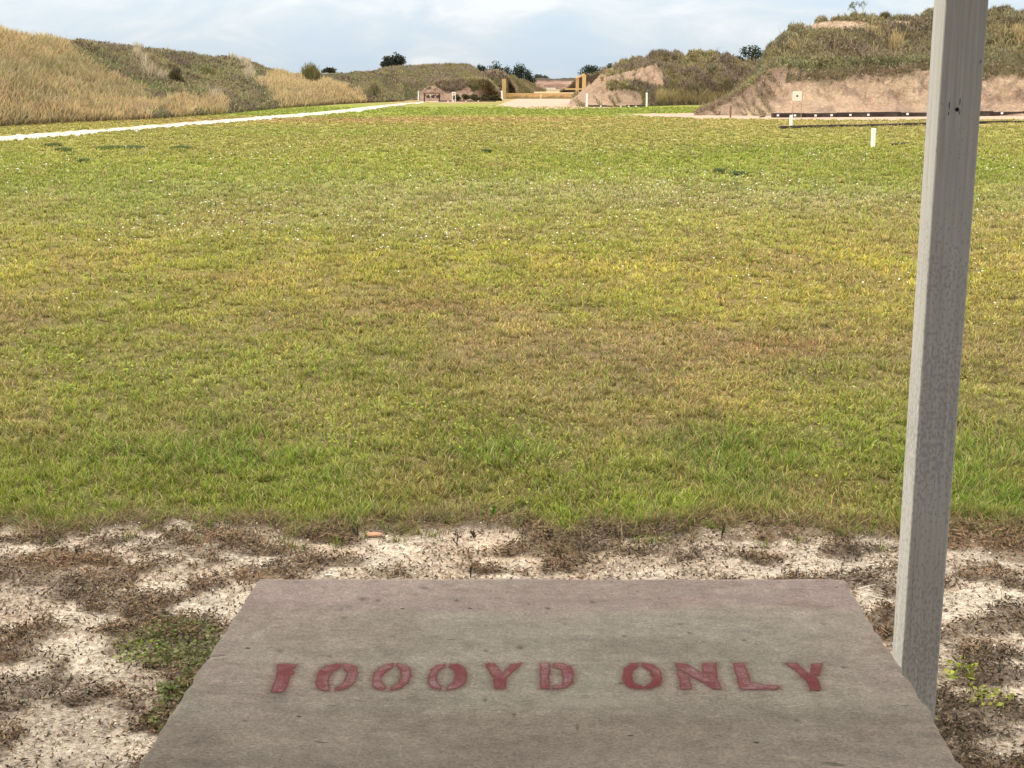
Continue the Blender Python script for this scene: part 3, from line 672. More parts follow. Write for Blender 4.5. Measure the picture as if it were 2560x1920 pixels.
def sapling(px, pyb, pyt, Y, wpx, label, leavesn=170, seed=5, depth=4, cat='tree', name='sapling', th=.022, lc=(.14,.15,.07), leafs=.07):
    r = np.random.default_rng(seed); b = aty(px, pyb, Y); t_ = aty(px, pyt, Y); h = t_[2]-b[2]
    root = empty(name, tuple(b)); tag(root, label, cat)
    tl, ends = [], []
    def br(p, d, l, rad, k):
        q = p + d*l; m = (p+q)/2 + r.normal(size=3)*l*.06
        tl.append(tube([p, m, q], [rad, rad*.8, rad*.6], 5))
        if k == 0: ends.append(q); return
        for _ in range(2 + (r.random() < .5)):
            e = d + r.normal(size=3)*[.55, .4, .25]; e[2] = abs(e[2])*.8+.1; e /= np.linalg.norm(e); br(q, e, l*(.62+.2*r.random()), rad*.62, k-1)
    p0 = np.array([0,0,-.3]); 
    br(p0, np.array([-.04,0,1.]), h*.30+.3, th, depth)
    ends = np.array(ends); mx_ = ends[:, 2].max(); 
    s = h/mx_; sxy = (wpx*Y/F)/(np.ptp(ends[:, 0])+1e-6)
    tl = [(V*[sxy, 1, s] if True else V, F_) for V, F_ in tl]
    tubes_obj('trunk', tl, M_BARK, root)
    k = r.integers(0, len(ends), leavesn); P = ends[k]*[sxy, 1, s] + r.normal(size=(leavesn, 3))*.05
    V, Fc, Cc = leaves(P, leafs*(.7+.6*rng.random(leavesn)), jit(lc, leavesn, .3))
    mesh_np('crown', V, Fc, Cc, M_LEAF, root)
sapling(2150, 57, 4, 98.5, 46, 'thin bare sapling against the sky on the large right bank', 260, th=.035, leafs=.085)
sapling(2182, 54, 36, 98.6, 28, 'low twiggy bush right of the bare sapling on the large right bank', 60, 8, 3, 'shrub', 'twig_bush', .012)
sapling(1791, 147, 119, 138, 10, 'single dead upright stem on the crest of the middle bank', 12, 9, 2, 'plant', 'dead_stem', .02, (.15,.12,.08))
sapling(1812, 149, 132, 138, 18, 'faint dry twigs right of the upright stem on the middle bank', 15, 10, 3, 'plant', 'dead_stem', .012, (.15,.12,.08))
sapling(2522, 42, 22, 97, 24, 'sparse dry twigs on the skyline right of the big wooden post', 20, 12, 3, 'plant', 'dead_stem', .010, (.15,.12,.08))
sapling(1596, 155, 146, 138, 8, 'tiny twig on the bare left shoulder of the middle bank', 8, 13, 2, 'plant', 'dead_stem', .010, (.15,.12,.08))

# ------------------------------------------------------------------ range furniture
def pbox(px0, px1, py0, py1, Y, th, mat, name, parent=None, lean=0, bev=0, topz=None):
    a = aty(px0, py1, Y); b = aty(px1, py0, Y); z0 = min(a[2], 0 if parent is None else a[2])
    V, F_ = box(a[0], b[0], Y, Y+th, a[2]-(.1 if parent is None else 0), b[2])
    if lean: V[:, 0] += (V[:, 2]-b[2])*0 + (V[:, 2]-a[2])*lean
    o = boxes_obj(name, [(V, F_)], mat, parent, bev); return o
Yg = lambda py: float(onz(1280, py)[1])
def post(px, w_, y0, y1, label, mat=M_WHITE, name='marker_post', lean=0, cat='post', group='white marker posts', cap=True):
    Y = Yg(y1); hw = w_/2*Y/F; h = float(aty(px, y0, Y)[2]); x = float(aty(px, y1, Y)[0])
    V, F_ = prism(np.array([[-hw,-hw,-.15],[hw,-hw,-.15],[hw,hw,-.15],[-hw,hw,-.15]]), np.array([[-hw,-hw,h],[hw,-hw,h],[hw,hw,h],[-hw,hw,h]])*[1,1,1]+[lean*h,0,0])
    o = boxes_obj(name, [(V, F_)], mat, None, hw*.25); o.location = (x, Y, 0); tag(o, label, cat, group); return o
post(2182, 9.5, 321, 368, 'white square post nearest the viewer, alone in the grass on the right')
post(1467, 4.2, 234, 268, 'white post at the right gate, left end of the dark timber edging')
post(1616.5, 4.2, 232, 266, 'white post in front of the middle bank, right end of the dark edging')
post(1046, 3.2, 227, 251, 'grey-white post at the far end of the pale path', lean=.03)
post(1256, 4.2, 227, 251, 'leaning white post against the left gate timber', lean=-.08)
post(1826, 4, 263, 295, 'short brown stake in front of the left toe of the large right bank', M_STAKE, 'stake', 0, 'stake', None)
post(1761, 3, 278, 285, 'tiny dark stump at the tip of the large right bank', M_STAKE, 'stake', .1, 'stake', None)

# white target on the right bank face with a post and stakes
def target(px0, px1, py0, py1, Y, legs, pyb, label, bull=.12, ring=False):
    a = aty(px0, py1, Y); b = aty(px1, py0, Y); cx = (a[0]+b[0])/2
    root = empty('target', (cx, Y, 0)); tag(root, label, 'target', 'paper targets')
    V, F_ = box(a[0]-cx, b[0]-cx, -.012, .012, a[2], b[2]); boxes_obj('board', [(V, F_)], M_CARD, root, .004)
    zc = (a[2]+b[2])/2; r = bull*(b[0]-a[0]); th = np.linspace(0, 2*np.pi, 25)[:-1]
    Vd = np.concatenate([np.stack([r*np.cos(th), np.full(24, -.016), zc + r*np.sin(th)], -1), np.stack([r*np.cos(th), np.full(24, -.013), zc + r*np.sin(th)], -1)])
    sid = np.array([[i, (i+1) % 24, 24+(i+1) % 24, 24+i] for i in range(24)])
    mesh_np('bullseye', Vd, [np.arange(24)[None, :], sid], None, M_BLACK, root)
    for lx in legs:
        hw_ = .010 if bull < .12 else .03; x = float(aty(lx, pyb, Y)[0])-cx; V, F_ = box(x-hw_, x+hw_, .014, .04, -.1, b[2]-.03); boxes_obj('leg', [(V, F_)], M_SANDST if bull < .12 else M_WHITE, root)
    return root
target(1981, 2005, 228, 252, 64, [1981.5, 2003], 290, 'cream square target with a black dot in front of the pink bank face', .11).children[0]
target(1130, 1139, 230, 238.5, 152, [1130.5, 1138.5], 249, 'small white target on two legs before the low mound', .18)
post(1977, 7, 287.5, 318, 'white post by the end of the long low timber, below the cream target')

# hanging rack
Y = 154.; rk = empty('hanging_rack', (0, Y, 0)); tag(rk, 'dark frame with a row of hanging steel plates at the end of the path', 'target rack')
x0, x1 = float(aty(1061, 250, Y)[0]), float(aty(1099, 250, Y)[0]); zt = float(aty(1080, 231.5, Y)[2])
for x in (x0, x1): boxes_obj('leg', [box(x-.07, x+.07, -.07, .07, -.1, zt-.12)], M_METAL, rk)
boxes_obj('crossbar', [box(x0-.1, x1+.1, -.08, .08, zt-.12, zt)], M_STAKE, rk)
for i in range(9):
    f = (i+.6)/9.2; x = x0+(x1-x0)*f; s = .05+.03*((i*7) % 3); l = .08+.05*((i*5) % 3)
    c_ = tube([[x, 0, zt-.12], [x, 0, zt-.12-l]], .012, 5)
    pl = boxes_obj('plate', [box(x-s, x+s, -.015, .015, zt-.12-l-s*3.0, zt-.12-l)], M_METAL if i != 3 else M_WHITE, rk)
    tubes_obj('chain', [c_], M_METAL, pl)

# timber gate frame
def bigpost(px, w_, y0, y1, label):
    Y = Yg(y1); hw = w_/2*Y/F; h = float(aty(px, y0, Y)[2]); x = float(aty(px, y1, Y)[0])
    o = boxes_obj('gate_post', [box(-hw, hw, 0, hw*1.4, -.2, h)], M_TIMBER, None, .03); o.location = (x, Y, 0); tag(o, label, 'gate post', 'tan timber gate posts'); return x, Y, h, hw
bigpost(1260, 9.5, 198, 247, 'tan timber gate post on the left side of the opening')
A_ = bigpost(1443, 7.5, 196, 246, 'thinner tan gate post, the further of the right hand pair')
gr = bigpost(1460, 9, 186, 250, 'tallest tan gate post, the nearer of the right hand pair')
a = np.array([A_[0]-.1, A_[1]+.1, A_[2]+.05]); b = np.array([gr[0]+.15, gr[1], gr[2]+.02])
V, F_ = tube([a, (a+b)/2, b], .14, 8); o = tubes_obj('beam', [(V, F_)], M_TIMBER); tag(o, 'short tan beam joining the tops of the right hand gate posts', 'beam')
x0, x1 = float(aty(1412, 222, 215)[0]), float(aty(1462, 222, 215)[0]); z = float(aty(1440, 224.5, 215)[2])
o = boxes_obj('beam', [box(x0, x1, 215, 215.2, z, z+.22)], M_TIMBER); tag(o, 'low horizontal tan beam passing behind the right gate posts', 'beam')
M_LOW, t, b = newmat('stained_boards', .85, .2)
n1 = noise(t, 1, 6, .6, sc=(1.0, 1, 9)); n2 = noise(t, 1.2, 5, .7)
cc_ = mixn(t, maprange(t, n1, .35, .65, 0, 1), (.50,.31,.13), (.62,.42,.19))
tcz = t.nodes.new('ShaderNodeTexCoord'); sp = t.nodes.new('ShaderNodeSeparateXYZ'); t.links.new(tcz.outputs['Object'], sp.inputs[0])
low = math_(t, 'ADD', maprange(t, sp.outputs[2], .05, .55, 1.0, 0), maprange(t, n2, .35, .65, -.35, .35))
cc_ = mixn(t, maprange(t, low, .3, .8, 0, .85), cc_, (.19,.15,.05)); t.links.new(cc_, b.inputs['Base Color'])
for (xa, xb, lab) in ((1265.5, 1351.5, 'left panel of the low tan board wall across the gate opening'), (1353.5, 1439.5, 'right panel of the low tan board wall across the gate opening')):
    Yw = 192.; a = aty(xa, 244, Yw); b_ = aty(xb, 233, Yw); hgt_ = b_[2]
    bl = [box(0, b_[0]-a[0], -.02-.012*(i % 2), .1, -.1 if i == 0 else hgt_*i/4+.01, hgt_*(i+1)/4) for i in range(4)]
    o = boxes_obj('board_wall', bl, M_LOW, None, .01); o.location = (a[0], Yw, 0); tag(o, lab, 'board wall', 'panels of the low board wall')

# railway ties
def tie_row(pts, n, hgt_, label_first, group, wd=.22, labels=None, seed=1, gap=.03):
    r = np.random.default_rng(seed); pts = [onz(*q) for q in pts]; A, B = pts
    L_ = np.linalg.norm(B-A); ang = math.atan2(B[1]-A[1], B[0]-A[0]); l = L_/n
    for i in range(n):
        c_ = A + (B-A)*(i+.5)/n; hh = hgt_*(1+.25*(r.random()-.5)); dz = (r.random()-.5)*.02
        V, F_ = box(-l/2+gap*r.random(), l/2-gap*r.random(), -wd/2, wd/2, -.1, hh)
        o = boxes_obj('railway_tie', [(V, F_)], M_TIE, None, .012); o.location = (c_[0], c_[1]+(r.random()-.5)*.06, dz); o.rotation_euler = (0, (r.random()-.5)*.012, ang+(r.random()-.5)*.01)
        tag(o, labels[i] if labels else label_first, 'timber', group)
ords = ['first','second','third','fourth','fifth','sixth','seventh','eighth','ninth','tenth','eleventh','twelfth','thirteenth','fourteenth','fifteenth']
tie_row([(1929, 294.5), (2700, 289)], 10, .26, '', 'railway ties along the foot of the right bank', labels=['dark railway tie at the foot of the pink bank, %s from the left' % ords[i] for i in range(10)], seed=2)
tie_row([(1950, 322), (2760, 302)], 6, .10, '', 'sunken timbers in the grass before the right bank', wd=.16, labels=['low sunken timber in the grass, %s from its left end by the white post' % ords[i] for i in range(6)], seed=4)
tie_row([(1470, 267.5), (1612, 267.2)], 3, .13, '', 'edging timbers below the middle bank', labels=['dark edging timber between two white posts, %s from the left' % ords[i] for i in range(3)], seed=5)
tie_row([(1096, 254.7), (1240, 254.2)], 3, .14, '', 'edging timbers below the low mound', labels=['dark edging timber below the low mound, %s from the left' % ords[i] for i in range(3)], seed=6)
tie_row([(2232, 364), (2268, 360)], 1, .05, 'short dark piece of wood lying in the grass right of the white post', None, wd=.1)
tie_row([(1900, 294), (1911, 293)], 1, .06, 'small dark offcut lying on the sand left of the railway ties', None, wd=.1)
def chips(lst, labf, group, s=.1):
    for i, (x, y, Y) in enumerate(lst):
        p_ = aty(x, y, Y); o = boxes_obj('number_tag', [box(-s, s, -.02, .02, -s*.9, s*.9)], M_WHITE, None, .006); o.location = tuple(p_)
        tag(o, labf % ords[i], 'marker', group)
chips([(1945,288.5,73.3),(1987.5,288.5,73.4),(2039,288.8,73.5),(2079,288,73.6),(2126,287.5,73.7),(2171,287,73.9),(2269,285,74.2),(2505,283,75.)], 'small white marker on the dark ties below the pink bank, %s from the left', 'white markers on the ties', .055)
chips([(1120,253,148.6),(1134,253,148.6),(1165,253,148.8),(1196,253,148.8)], 'tiny white marker on the edging below the low mound, %s from the left', 'white markers on the mound edging', .06)
chips([(1502,265.5,109.5),(1552,265.8,109.5),(1572,265.8,109.5),(1590,265.8,109.5)], 'tiny white marker on the edging below the middle bank, %s from the left', 'white markers on the middle edging', .055)
for i, x in enumerate((1367, 1372.5, 1377.5, 1382.5, 1387)):
    Yt = 840.; k = Yt/F; p_ = aty(x, 224, Yt); o = empty('far_target', (p_[0], Yt, 0)); z0 = 0.0
    tag(o, 'tiny pale target below the distant pink bank, %s of five from the left' % ords[i], 'target', 'five far targets')
    boxes_obj('board', [box(-1.5*k, 1.5*k, 0, .1, aty(x, 223, Yt)[2], aty(x, 219.3, Yt)[2])], M_WHITE, o)
    boxes_obj('leg', [box(-.08, .08, .1, .2, -.2, aty(x, 221, Yt)[2])], M_STAKE, o)

# ------------------------------------------------------------------ grass of the field
def grass_field():
    nt_ = 96000; kb = 12; Y0, Y1 = 4.8, 115.
    Yt = Y0*(Y1/Y0)**(rng.random(nt_)**1.22); Xt = (rng.random(nt_)*2-1)*(.385*Yt+.7)
    Y = np.repeat(Yt, kb); X = np.repeat(Xt, kb); sc0 = np.sqrt(Y/6.); n = len(X)
    az = rng.random(n)*2*np.pi; ro = (.003+.022*rng.random(n)**1.3)*sc0*np.repeat(.5+rng.random(nt_), kb)
    X = X + np.cos(az)*ro; Y = Y + np.sin(az)*ro*1.0; az = az + rng.normal(size=n)*.5; tv = np.repeat(rng.random(nt_), kb); tv2 = np.repeat(rng.random(nt_), kb)
    e = edgeY(X); edge = ss(Y, e-.08, e+.10)
    dens = (.42+.58*ss(fbm(X*3.5, Y*3.0, 77, 4), .36, .55))
    qx, qy_ = proj(np.stack([X, Y, 0*X], -1)); onp = (qx < 1080) & (qy_ > np.interp(qx, [-420,0,300,600,800,890,975,1060], [374,339.5,318,295,279.5,269.5,260,253.5])) & (qy_ < np.interp(qx, [-420,0,300,600,800,890,975,1060], [399,354.5,328.7,304,287.3,279.3,266.8,256.8]))
    onp |= (qx > 1540) & (qy_ < np.interp(qx, [1540,1740,1900,2100,2600], [288,296,298,300,299])) & (qy_ > 283)
    keep = (rng.random(n) < edge*dens) & ~onp; X, Y, az, tv, tv2 = X[keep], Y[keep], az[keep], tv[keep], tv2[keep]; n = len(X)
    e = edgeY(X); C = gcol(X, Y, False)*np.array([1.42, 1.36, 1.25]); px, py = proj(np.stack([X, Y, 0*X], -1))
    nearm = 1-ss(Y, e+.5, e+2.6)
    tuft = ss(fbm(X*2.2, Y*1.8, 55, 3), .45, .65)
    C = mixc(C, [.165,.265,.035], nearm*.75*tuft*ss(Y, e+.02, e+.35))
    C = mixc(C, [.24,.165,.085], (rng.random(n) < np.exp(-((Y-e)/.07)**2)*.6)*.9)
    C = C*(1+(tv-.5)*.56*(1-.6*ss(Y, 15, 50)))[:, None]; C = mixc(C, [.33,.25,.13], (tv2 < .14)*.6); C = mixc(C, [.15,.22,.03], (tv2 > .86)*.45)
    r = rng.random(n)
    C = mixc(C, [.44,.345,.18], (r < .16)*.75); C = mixc(C, [.09,.14,.025], ((r > .16) & (r < .30))*.6)
    C = mixc(C, [.32,.33,.07], ((r > .30) & (r < .38))*.7); C = mixc(C, [.20,.11,.06], ((r > .38) & (r < .44))*.8)
    s = np.minimum(np.sqrt(Y/6.), 2.1); h = (.022+.026*rng.random(n) + .042*nearm*tuft*rng.random(n) + .008*nearm)*s*(.75+.5*tv2)
    wd = (.0036+.0026*rng.random(n))*(Y/6.)**.80
    lean = .3+.8*rng.random(n)
    P = np.stack([X, Y, gz(X, Y)-.003], -1)
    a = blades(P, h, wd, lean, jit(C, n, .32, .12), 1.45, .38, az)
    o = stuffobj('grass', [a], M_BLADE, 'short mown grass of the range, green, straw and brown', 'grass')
grass_field()
# broadleaf weeds and clover, flat and yellow-green
def clover():
    n = 42000; Y = 5.2*(40/5.2)**rng.random(n); X = (rng.random(n)*2-1)*(.385*Y+.6)
    px, py = proj(np.stack([X, Y, 0*X], -1))
    m = ss(fbm(X*1.4, Y*.9, 91, 4)+ellm(px, py, [(1950,1030,280,60,.16),(1850,960,150,40,.1),(1300,640,500,50,.10),(300,950,250,80,.08)]), .52, .68)
    k = (rng.random(n) < m) & (Y > edgeY(X)+.15); X, Y = X[k], Y[k]; n = len(X)
    P = np.stack([X, Y, gz(X, Y)+.012+.02*rng.random(n)*np.sqrt(Y/6)], -1)
    a = leaves(P, (.011+.009*rng.random(n))*(Y/6)**.8, jit([.27,.30,.045], n, .3, .12), .8, .6)
    stuffobj('clover', [a], M_LEAF, 'tiny yellow-green clover leaves scattered through the grass', 'ground cover')
    n = 9000; Y = 9*(52/9)**rng.random(n); X = (rng.random(n)*2-1)*(.385*Y+.6); px, py = proj(np.stack([X, Y, 0*X], -1))
    m = .05+ss(fbm(X*.5, Y*.25, 61, 4), .47, .68)*.8+ellm(px, py, [(1700,490,500,40,.5),(300,430,400,30,.35),(900,480,400,60,.3),(2450,830,90,50,.6),(2450,550,90,40,.6),(1000,590,300,30,.3)])
    m *= ss(py, 330, 385)*(1-.75*ss(py, 560, 900))
    k = rng.random(n) < m; X, Y = X[k], Y[k]; n = len(X)
    P = np.stack([X, Y, gz(X, Y)+.035*np.sqrt(Y/6)], -1)
    s = (.0040+.0044*rng.random(n))*(Y/9)**.72
    th = np.arange(5)/5*2*np.pi
    V = []; 
    ring = np.stack([np.cos(th), np.sin(th), 0*th], -1)
    V = P[:, None] + ring[None]*s[:, None, None]*(.8+.4*rng.random((n, 5, 1))) + np.array([0, 0, 1])*rng.normal(size=(n, 5, 1))*s[:, None, None]*.35
    Fc = np.arange(n*5).reshape(n, 5)
    o = mesh_np('wildflowers', V, [Fc], np.repeat(jit([.78,.77,.70], n, .12, .04)[:, None], 5, 1), M_LEAF); tag(o, 'tiny white wildflowers dotted over the middle of the field', 'flowers', kind='stuff')
clover()
# dead matted weeds and litter on the sand
def deadweeds():
    n = 380000; Y = 2.4+(5.35-2.4)*rng.random(n)**.85; X = (rng.random(n)*2-1)*(.40*Y+.5)
    px, py = proj(np.stack([X, Y, 0*X], -1)); m = weedm(X, Y, px, py)*(.30+.70*ss(fbm(X*12, Y*12, 66, 3), .38, .6))+.05+.10*ss(fbm(X*4.5, Y*5.5, 88, 4), .44, .62)
    k = (rng.random(n) < m*(1-ss(Y, edgeY(X)-.05, edgeY(X)+.12))); X, Y, px, py = X[k], Y[k], px[k], py[k]; n = len(X)
    ru = np.clip(ellm(px, py, RUST)*1.3, 0, 1)
    C = mixc([.17,.13,.09], [.29,.18,.10], np.maximum(ru, .6*ss(fbm(X*2, Y*2, 19, 3), .5, .6))); C = mixc(C, [.06,.045,.032], (rng.random(n) < .40)*.85); C = mixc(C, [.26,.19,.12], (rng.random(n) < .22)*.8)
    P = np.stack([X, Y, gz(X, Y)+.030*rng.random(n)**1.5*weedm(X, Y, px, py)], -1)
    a = leaves(P+[0, 0, .004], .011+.016*rng.random(n), jit(C, n, .45), .20, .45)
    k2 = rng.random(n) < .28
    P2 = P[k2]+[0, 0, .004]; n2 = len(P2); b = leaves(P2, .007+.006*rng.random(n2), jit(C[k2], n2, .35), .7)
    stuffobj('dead_weeds', [a, b], M_DEAD, 'matted dead brown weeds in patches on the bare sand', 'weeds')
    n = 60000; Y = 2.4+(5.2-2.4)*rng.random(n); X = (rng.random(n)*2-1)*(.40*Y+.5); k = Y < edgeY(X); X, Y = X[k], Y[k]; n = len(X)
    C = mixc(np.broadcast_to(np.array([.66,.58,.47]), (n, 3)), [.20,.145,.10], rng.random(n) < .5)
    a = leaves(np.stack([X, Y, gz(X, Y)+.003], -1), .0035+.007*rng.random(n)**3, jit(C, n, .2), .8, .5)
    stuffobj('grit', [a], M_DEAD, 'pale shell bits and grit strewn over the bare sand', 'grit')
deadweeds()
def stragglers():      # straw runners at the ragged edge of the lawn
    n = 4200; X = (rng.random(n)*2-1)*2.8; Y = edgeY(X)+rng.normal(size=n)*.07-.03
    C = mixc(np.broadcast_to(np.array([.30,.22,.12]), (n, 3)), [.15,.21,.04], rng.random(n) < .3); C = mixc(C, [.13,.08,.05], rng.random(n) < .3)
    a = blades(np.stack([X, Y, gz(X, Y)+.012], -1), .05+.06*rng.random(n), .003, .9+.2*rng.random(n), jit(C, n, .25), 1.1, .8)
    nc = 130; cx = (rng.random(nc)*2-1)*2.7; cy = edgeY(cx)-.02-.30*rng.random(nc)**1.8; kb = 16; n = nc*kb
    X = np.repeat(cx, kb)+rng.normal(size=n)*.014; Y = np.repeat(cy, kb)+rng.normal(size=n)*.014
    C = jit(mixc(np.broadcast_to(np.array([.21,.25,.05]), (n, 3)), [.36,.27,.14], np.repeat(rng.random(nc) < .45, kb)*.9), n, .3)
    b = blades(np.stack([X, Y, gz(X, Y)], -1), .02+.035*rng.random(n), .0034, .4+.7*rng.random(n), C, 1.3, .5)
    stuffobj('dry_runners', [a, b], M_BLADE, 'dry straw runners and sprigs creeping from the lawn edge onto the sand', 'grass')
stragglers()
def leafpatch(cx, cy, rx, ry, n, colr, label, s=.016, h=.02):
    a = rng.random(n)*2*np.pi; r = rng.random(n)**.6; px = cx+np.cos(a)*r*rx; py = cy+np.sin(a)*r*ry
    P = onz(px, py); k = fbm(P[:, 0]*6, P[:, 1]*6, 70, 3)+.25*(1-r) > .52; P = P[k]; n = len(P)
    P[:, 2] = gz(P[:, 0], P[:, 1])+.008+h*rng.random(n)
    stuffobj('ground_cover', [leaves(P, s*(.6+.7*rng.random(n)), jit(colr, n, .4, .12), .62, .55)], M_LEAF, label, 'ground cover')
leafpatch(450, 1700, 150, 150, 2600, [.15,.165,.06], 'patch of small green creeping leaves at the left edge of the bench')
leafpatch(330, 1640, 90, 30, 200, [.24,.27,.06], 'bright yellow-green creeping shoots at the tip of the leafy patch', .015)
leafpatch(2450, 1765, 90, 24, 130, [.34,.35,.08], 'yellow-green creeping shoots right of the wooden post foot', .019)
leafpatch(2400, 1700, 40, 40, 60, [.32,.36,.06], 'few yellow-green leaves close beside the wooden post', .024)
# dark green tufts standing out of the lawn
gtf = 'dark tufts in the lawn'
for i, (x, y, s_, lab) in enumerate([(1800,433,22,'dark grass tuft in the lawn, left one of two side by side'),(1846,440,26,'dark grass tuft in the lawn, right one of two side by side'),
      (130,366,26,'dark tuft in the lawn near the path, leftmost'),(160,378,24,'dark tuft in the lawn just right of the leftmost one near the path'),(275,373,40,'long dark tuft in the lawn near the path, middle one'),(330,372,40,'long dark tuft in the lawn adjoining the middle one'),(455,373,34,'dark tuft in the lawn, rightmost near the path'),
      (210,407,16,'small dark tuft below the others in the left lawn'),(1217,382,14,'small dark tuft alone in the centre of the far lawn')]):
    Y = Yg(y); k = Y/F; n = 700; c_ = onz(x, y)
    P = np.stack([np.clip(rng.normal(size=n), -1.6, 1.6)*s_*k*.36, np.clip(rng.normal(size=n), -1.6, 1.6)*s_*k*.5, 0*np.zeros(n)], -1)
    V, F_, C = blades(P, (.06+.07*rng.random(n))*min(1, Y/16), .010*Y/10, .5+.5*rng.random(n), jit([.105,.14,.05], n, .3), 1.2, .6)
    o = mesh_np('grass_tuft', V, F_, C, M_BLADE); o.location = tuple(c_); tag(o, lab, 'grass tuft', gtf)

# seedlings
def seedling(px, py, hpx, label, colr, stem, seed, nl=14, spread=.35, ls=.014, branches=3):
    r = np.random.default_rng(seed); b = onz(px, py); Y = b[1]; h = hpx*Y/F
    root = empty('seedling', (b[0], b[1], float(gz(b[0], b[1])))); tag(root, label, 'seedling', 'seedlings on the bare sand')
    tl = []; pts = []
    for i in range(branches):
        a = r.random()*6.28; q = np.array([math.cos(a)*h*spread, math.sin(a)*h*spread, h*(.65+.35*r.random())]) if i else np.array([.05*h, 0, h])
        s0 = np.array([0, 0, -.01 if i == 0 else h*.15*i])
        tl.append(tube([s0, (s0+q)/2+[q[0]*.2, 0, 0], q], [.0022, .0018, .0012], 5))
        for f in r.random(nl//branches+1): pts.append(s0+(q-s0)*(.3+.7*f))
    tubes_obj('stem', tl, stem, root)
    P = np.array(pts)+r.normal(size=(len(pts), 3))*.004; n = len(P)
    V, F_, C = leaves(P, ls*(.7+.6*rng.random(n)), jit(colr, n, .3), .5)
    mesh_np('foliage', V, F_, C, M_LEAF, root)
seedling(893, 1343, 36, 'dark upright seedling on pale sand left of the centre, near the lawn', [.05,.06,.04], M_DARKSTEM, 1, 20)
seedling(1184, 1340, 26, 'small dark twisted seedling on the sand near the centre', [.09,.08,.05], M_DARKSTEM, 2, 8)
seedling(1142, 1362, 36, 'two thin dark stems without leaves right of a dark weed patch', [.07,.05,.04], M_DARKSTEM, 3, 5)
seedling(1804, 1349, 48, 'dark branching seedling with green tips on the right sand', [.09,.12,.04], M_DARKSTEM, 4, 12)
seedling(2178, 1340, 44, 'yellow-green upright seedling left of the wooden post', [.34,.38,.08], M_GREENSTEM, 5, 22, .2, .018)
seedling(1176, 1444, 34, 'dark blunt stem sticking up behind the bench edge', [.05,.045,.035], M_DARKSTEM, 6, 6, .1)
seedling(1380, 1355, 34, 'dark thin seedling in the right middle of the sand strip', [.06,.05,.035], M_DARKSTEM, 7, 6)
seedling(222, 1332, 20, 'tiny yellow-green seedling at the left edge of the sand', [.36,.38,.06], M_GREENSTEM, 8, 8, .3)
seedling(190, 1380, 26, 'bare dark twig at the left, on brown weeds', [.05,.045,.035], M_DARKSTEM, 9, 4)
seedling(1230, 1306, 46, 'bright green upright shoot at the lawn edge near the centre', [.17,.30,.05], M_GREENSTEM, 10, 22, .2, .02)
# stone, stick
b = onz(936, 1338); r3 = np.random.default_rng(4)
import bmesh
bm = bmesh.new(); bmesh.ops.create_icosphere(bm, subdivisions=3, radius=1)
for v in bm.verts:
    f = 1+.25*(float(fbm(v.co.x*1.3+5, v.co.y*1.3, v.co.z*1.3, 3))-.5)*2; v.co = Vector((v.co.x*.032*f, v.co.y*.020*f, v.co.z*.009*f+.004))
me = bpy.data.meshes.new('stone'); bm.to_mesh(me); bm.free(); me.materials.append(mat_plain('orange_stone', (.42,.24,.15), .9, .3))
o = bpy.data.objects.new('stone', me); col.objects.link(o); o.location = (b[0], b[1], float(gz(b[0], b[1]))+.004); tag(o, 'flat orange-brown stone on the pale sand near the lawn', 'stone')
for sx_, sy_, ln, lab, mm in ((443,1500,.028,'short reddish brown twig on pale sand left of the bench', M_STAKE),(822,1438,.022,'pale wood chip behind the left far corner of the bench', M_CARD),(2010,1478,.0,'',None),(2170,1480,.09,'thin straw stalk lying by the right bench edge', M_CARD)):
    if not mm: continue
    b = onz(sx_, sy_); V, F_ = tube([[-ln/2,0,.006],[0,.002,.007],[ln/2,.004,.006]], .0035 if ln < .05 else .0015, 7)
    o = tubes_obj('twig', [(V, F_)], mm); o.location = (b[0], b[1], float(gz(b[0], b[1]))); o.rotation_euler = (0, 0, -.15 if ln < .05 else .5); tag(o, lab, 'twig')

# ------------------------------------------------------------------ bench
ZB = .78
bench = empty('shooting_bench', (0, 1.7, 0)); tag(bench, 'weathered slab bench top stencilled in red in the foreground', 'bench')
Lf = onz(645, 1445, ZB); Lb = onz(333, 1921, ZB); rightpx = [(2113,1445),(2122,1458),(2130,1470),(2152,1508),(2177,1547),(2205,1592),(2229,1631),(2254,1672),(2294,1728),(2338,1788),(2352,1816),(2381,1866),(2412,1914),(2436,1950),(2470,2000)]
Rp = np.array([onz(x, y, ZB) for x, y in rightpx]); d_ = (Lb-Lf); 
y0_, y1_ = .95, float(Lf[1])
ny, nx = 240, 300
ys_ = np.linspace(y0_, y1_, ny); TH = .10
rx_ = np.interp(ys_, Rp[::-1, 1], Rp[::-1, 0]) ; lx_ = Lf[0] + (ys_-Lf[1])/d_[1]*d_[0]
rx_ = rx_ + (fbm(ys_*34, 1.1, 0, 4)-.5)*.016; lx_ = lx_ + (fbm(ys_*40, 5.1, 0, 4)-.5)*.007
uu = np.linspace(0, 1, nx)
Xs = lx_[:, None]*(1-uu) + rx_[:, None]*uu; Ys = np.repeat(ys_[:, None], nx, 1)
fy = (fbm(Xs[-1]*30, 2.2, 0, 4)-.5)*.010; Ys[-3:] += fy[None, :]*np.array([.3, .6, 1])[:, None]
ed = np.minimum(np.minimum(Xs-lx_[:, None], rx_[:, None]-Xs), y1_-Ys)
Zs = ZB - .006*(1-np.clip(ed/.008, 0, 1))**2 + (fbm(Xs*7, Ys*14, 1, 3)-.5)*.003
Zs -= .002*ss(ed*0+ (.055-(rx_[:, None]-Xs))/.055, 0, 1)**2      # worn right edge
top = np.stack([Xs, Ys, Zs], -1)
px, py = proj(top)
cA = np.array([.72,.63,.535]); cG = np.array([.69,.63,.52]); cP_ = np.array([.72,.565,.52]); cB = np.array([.62,.52,.43])
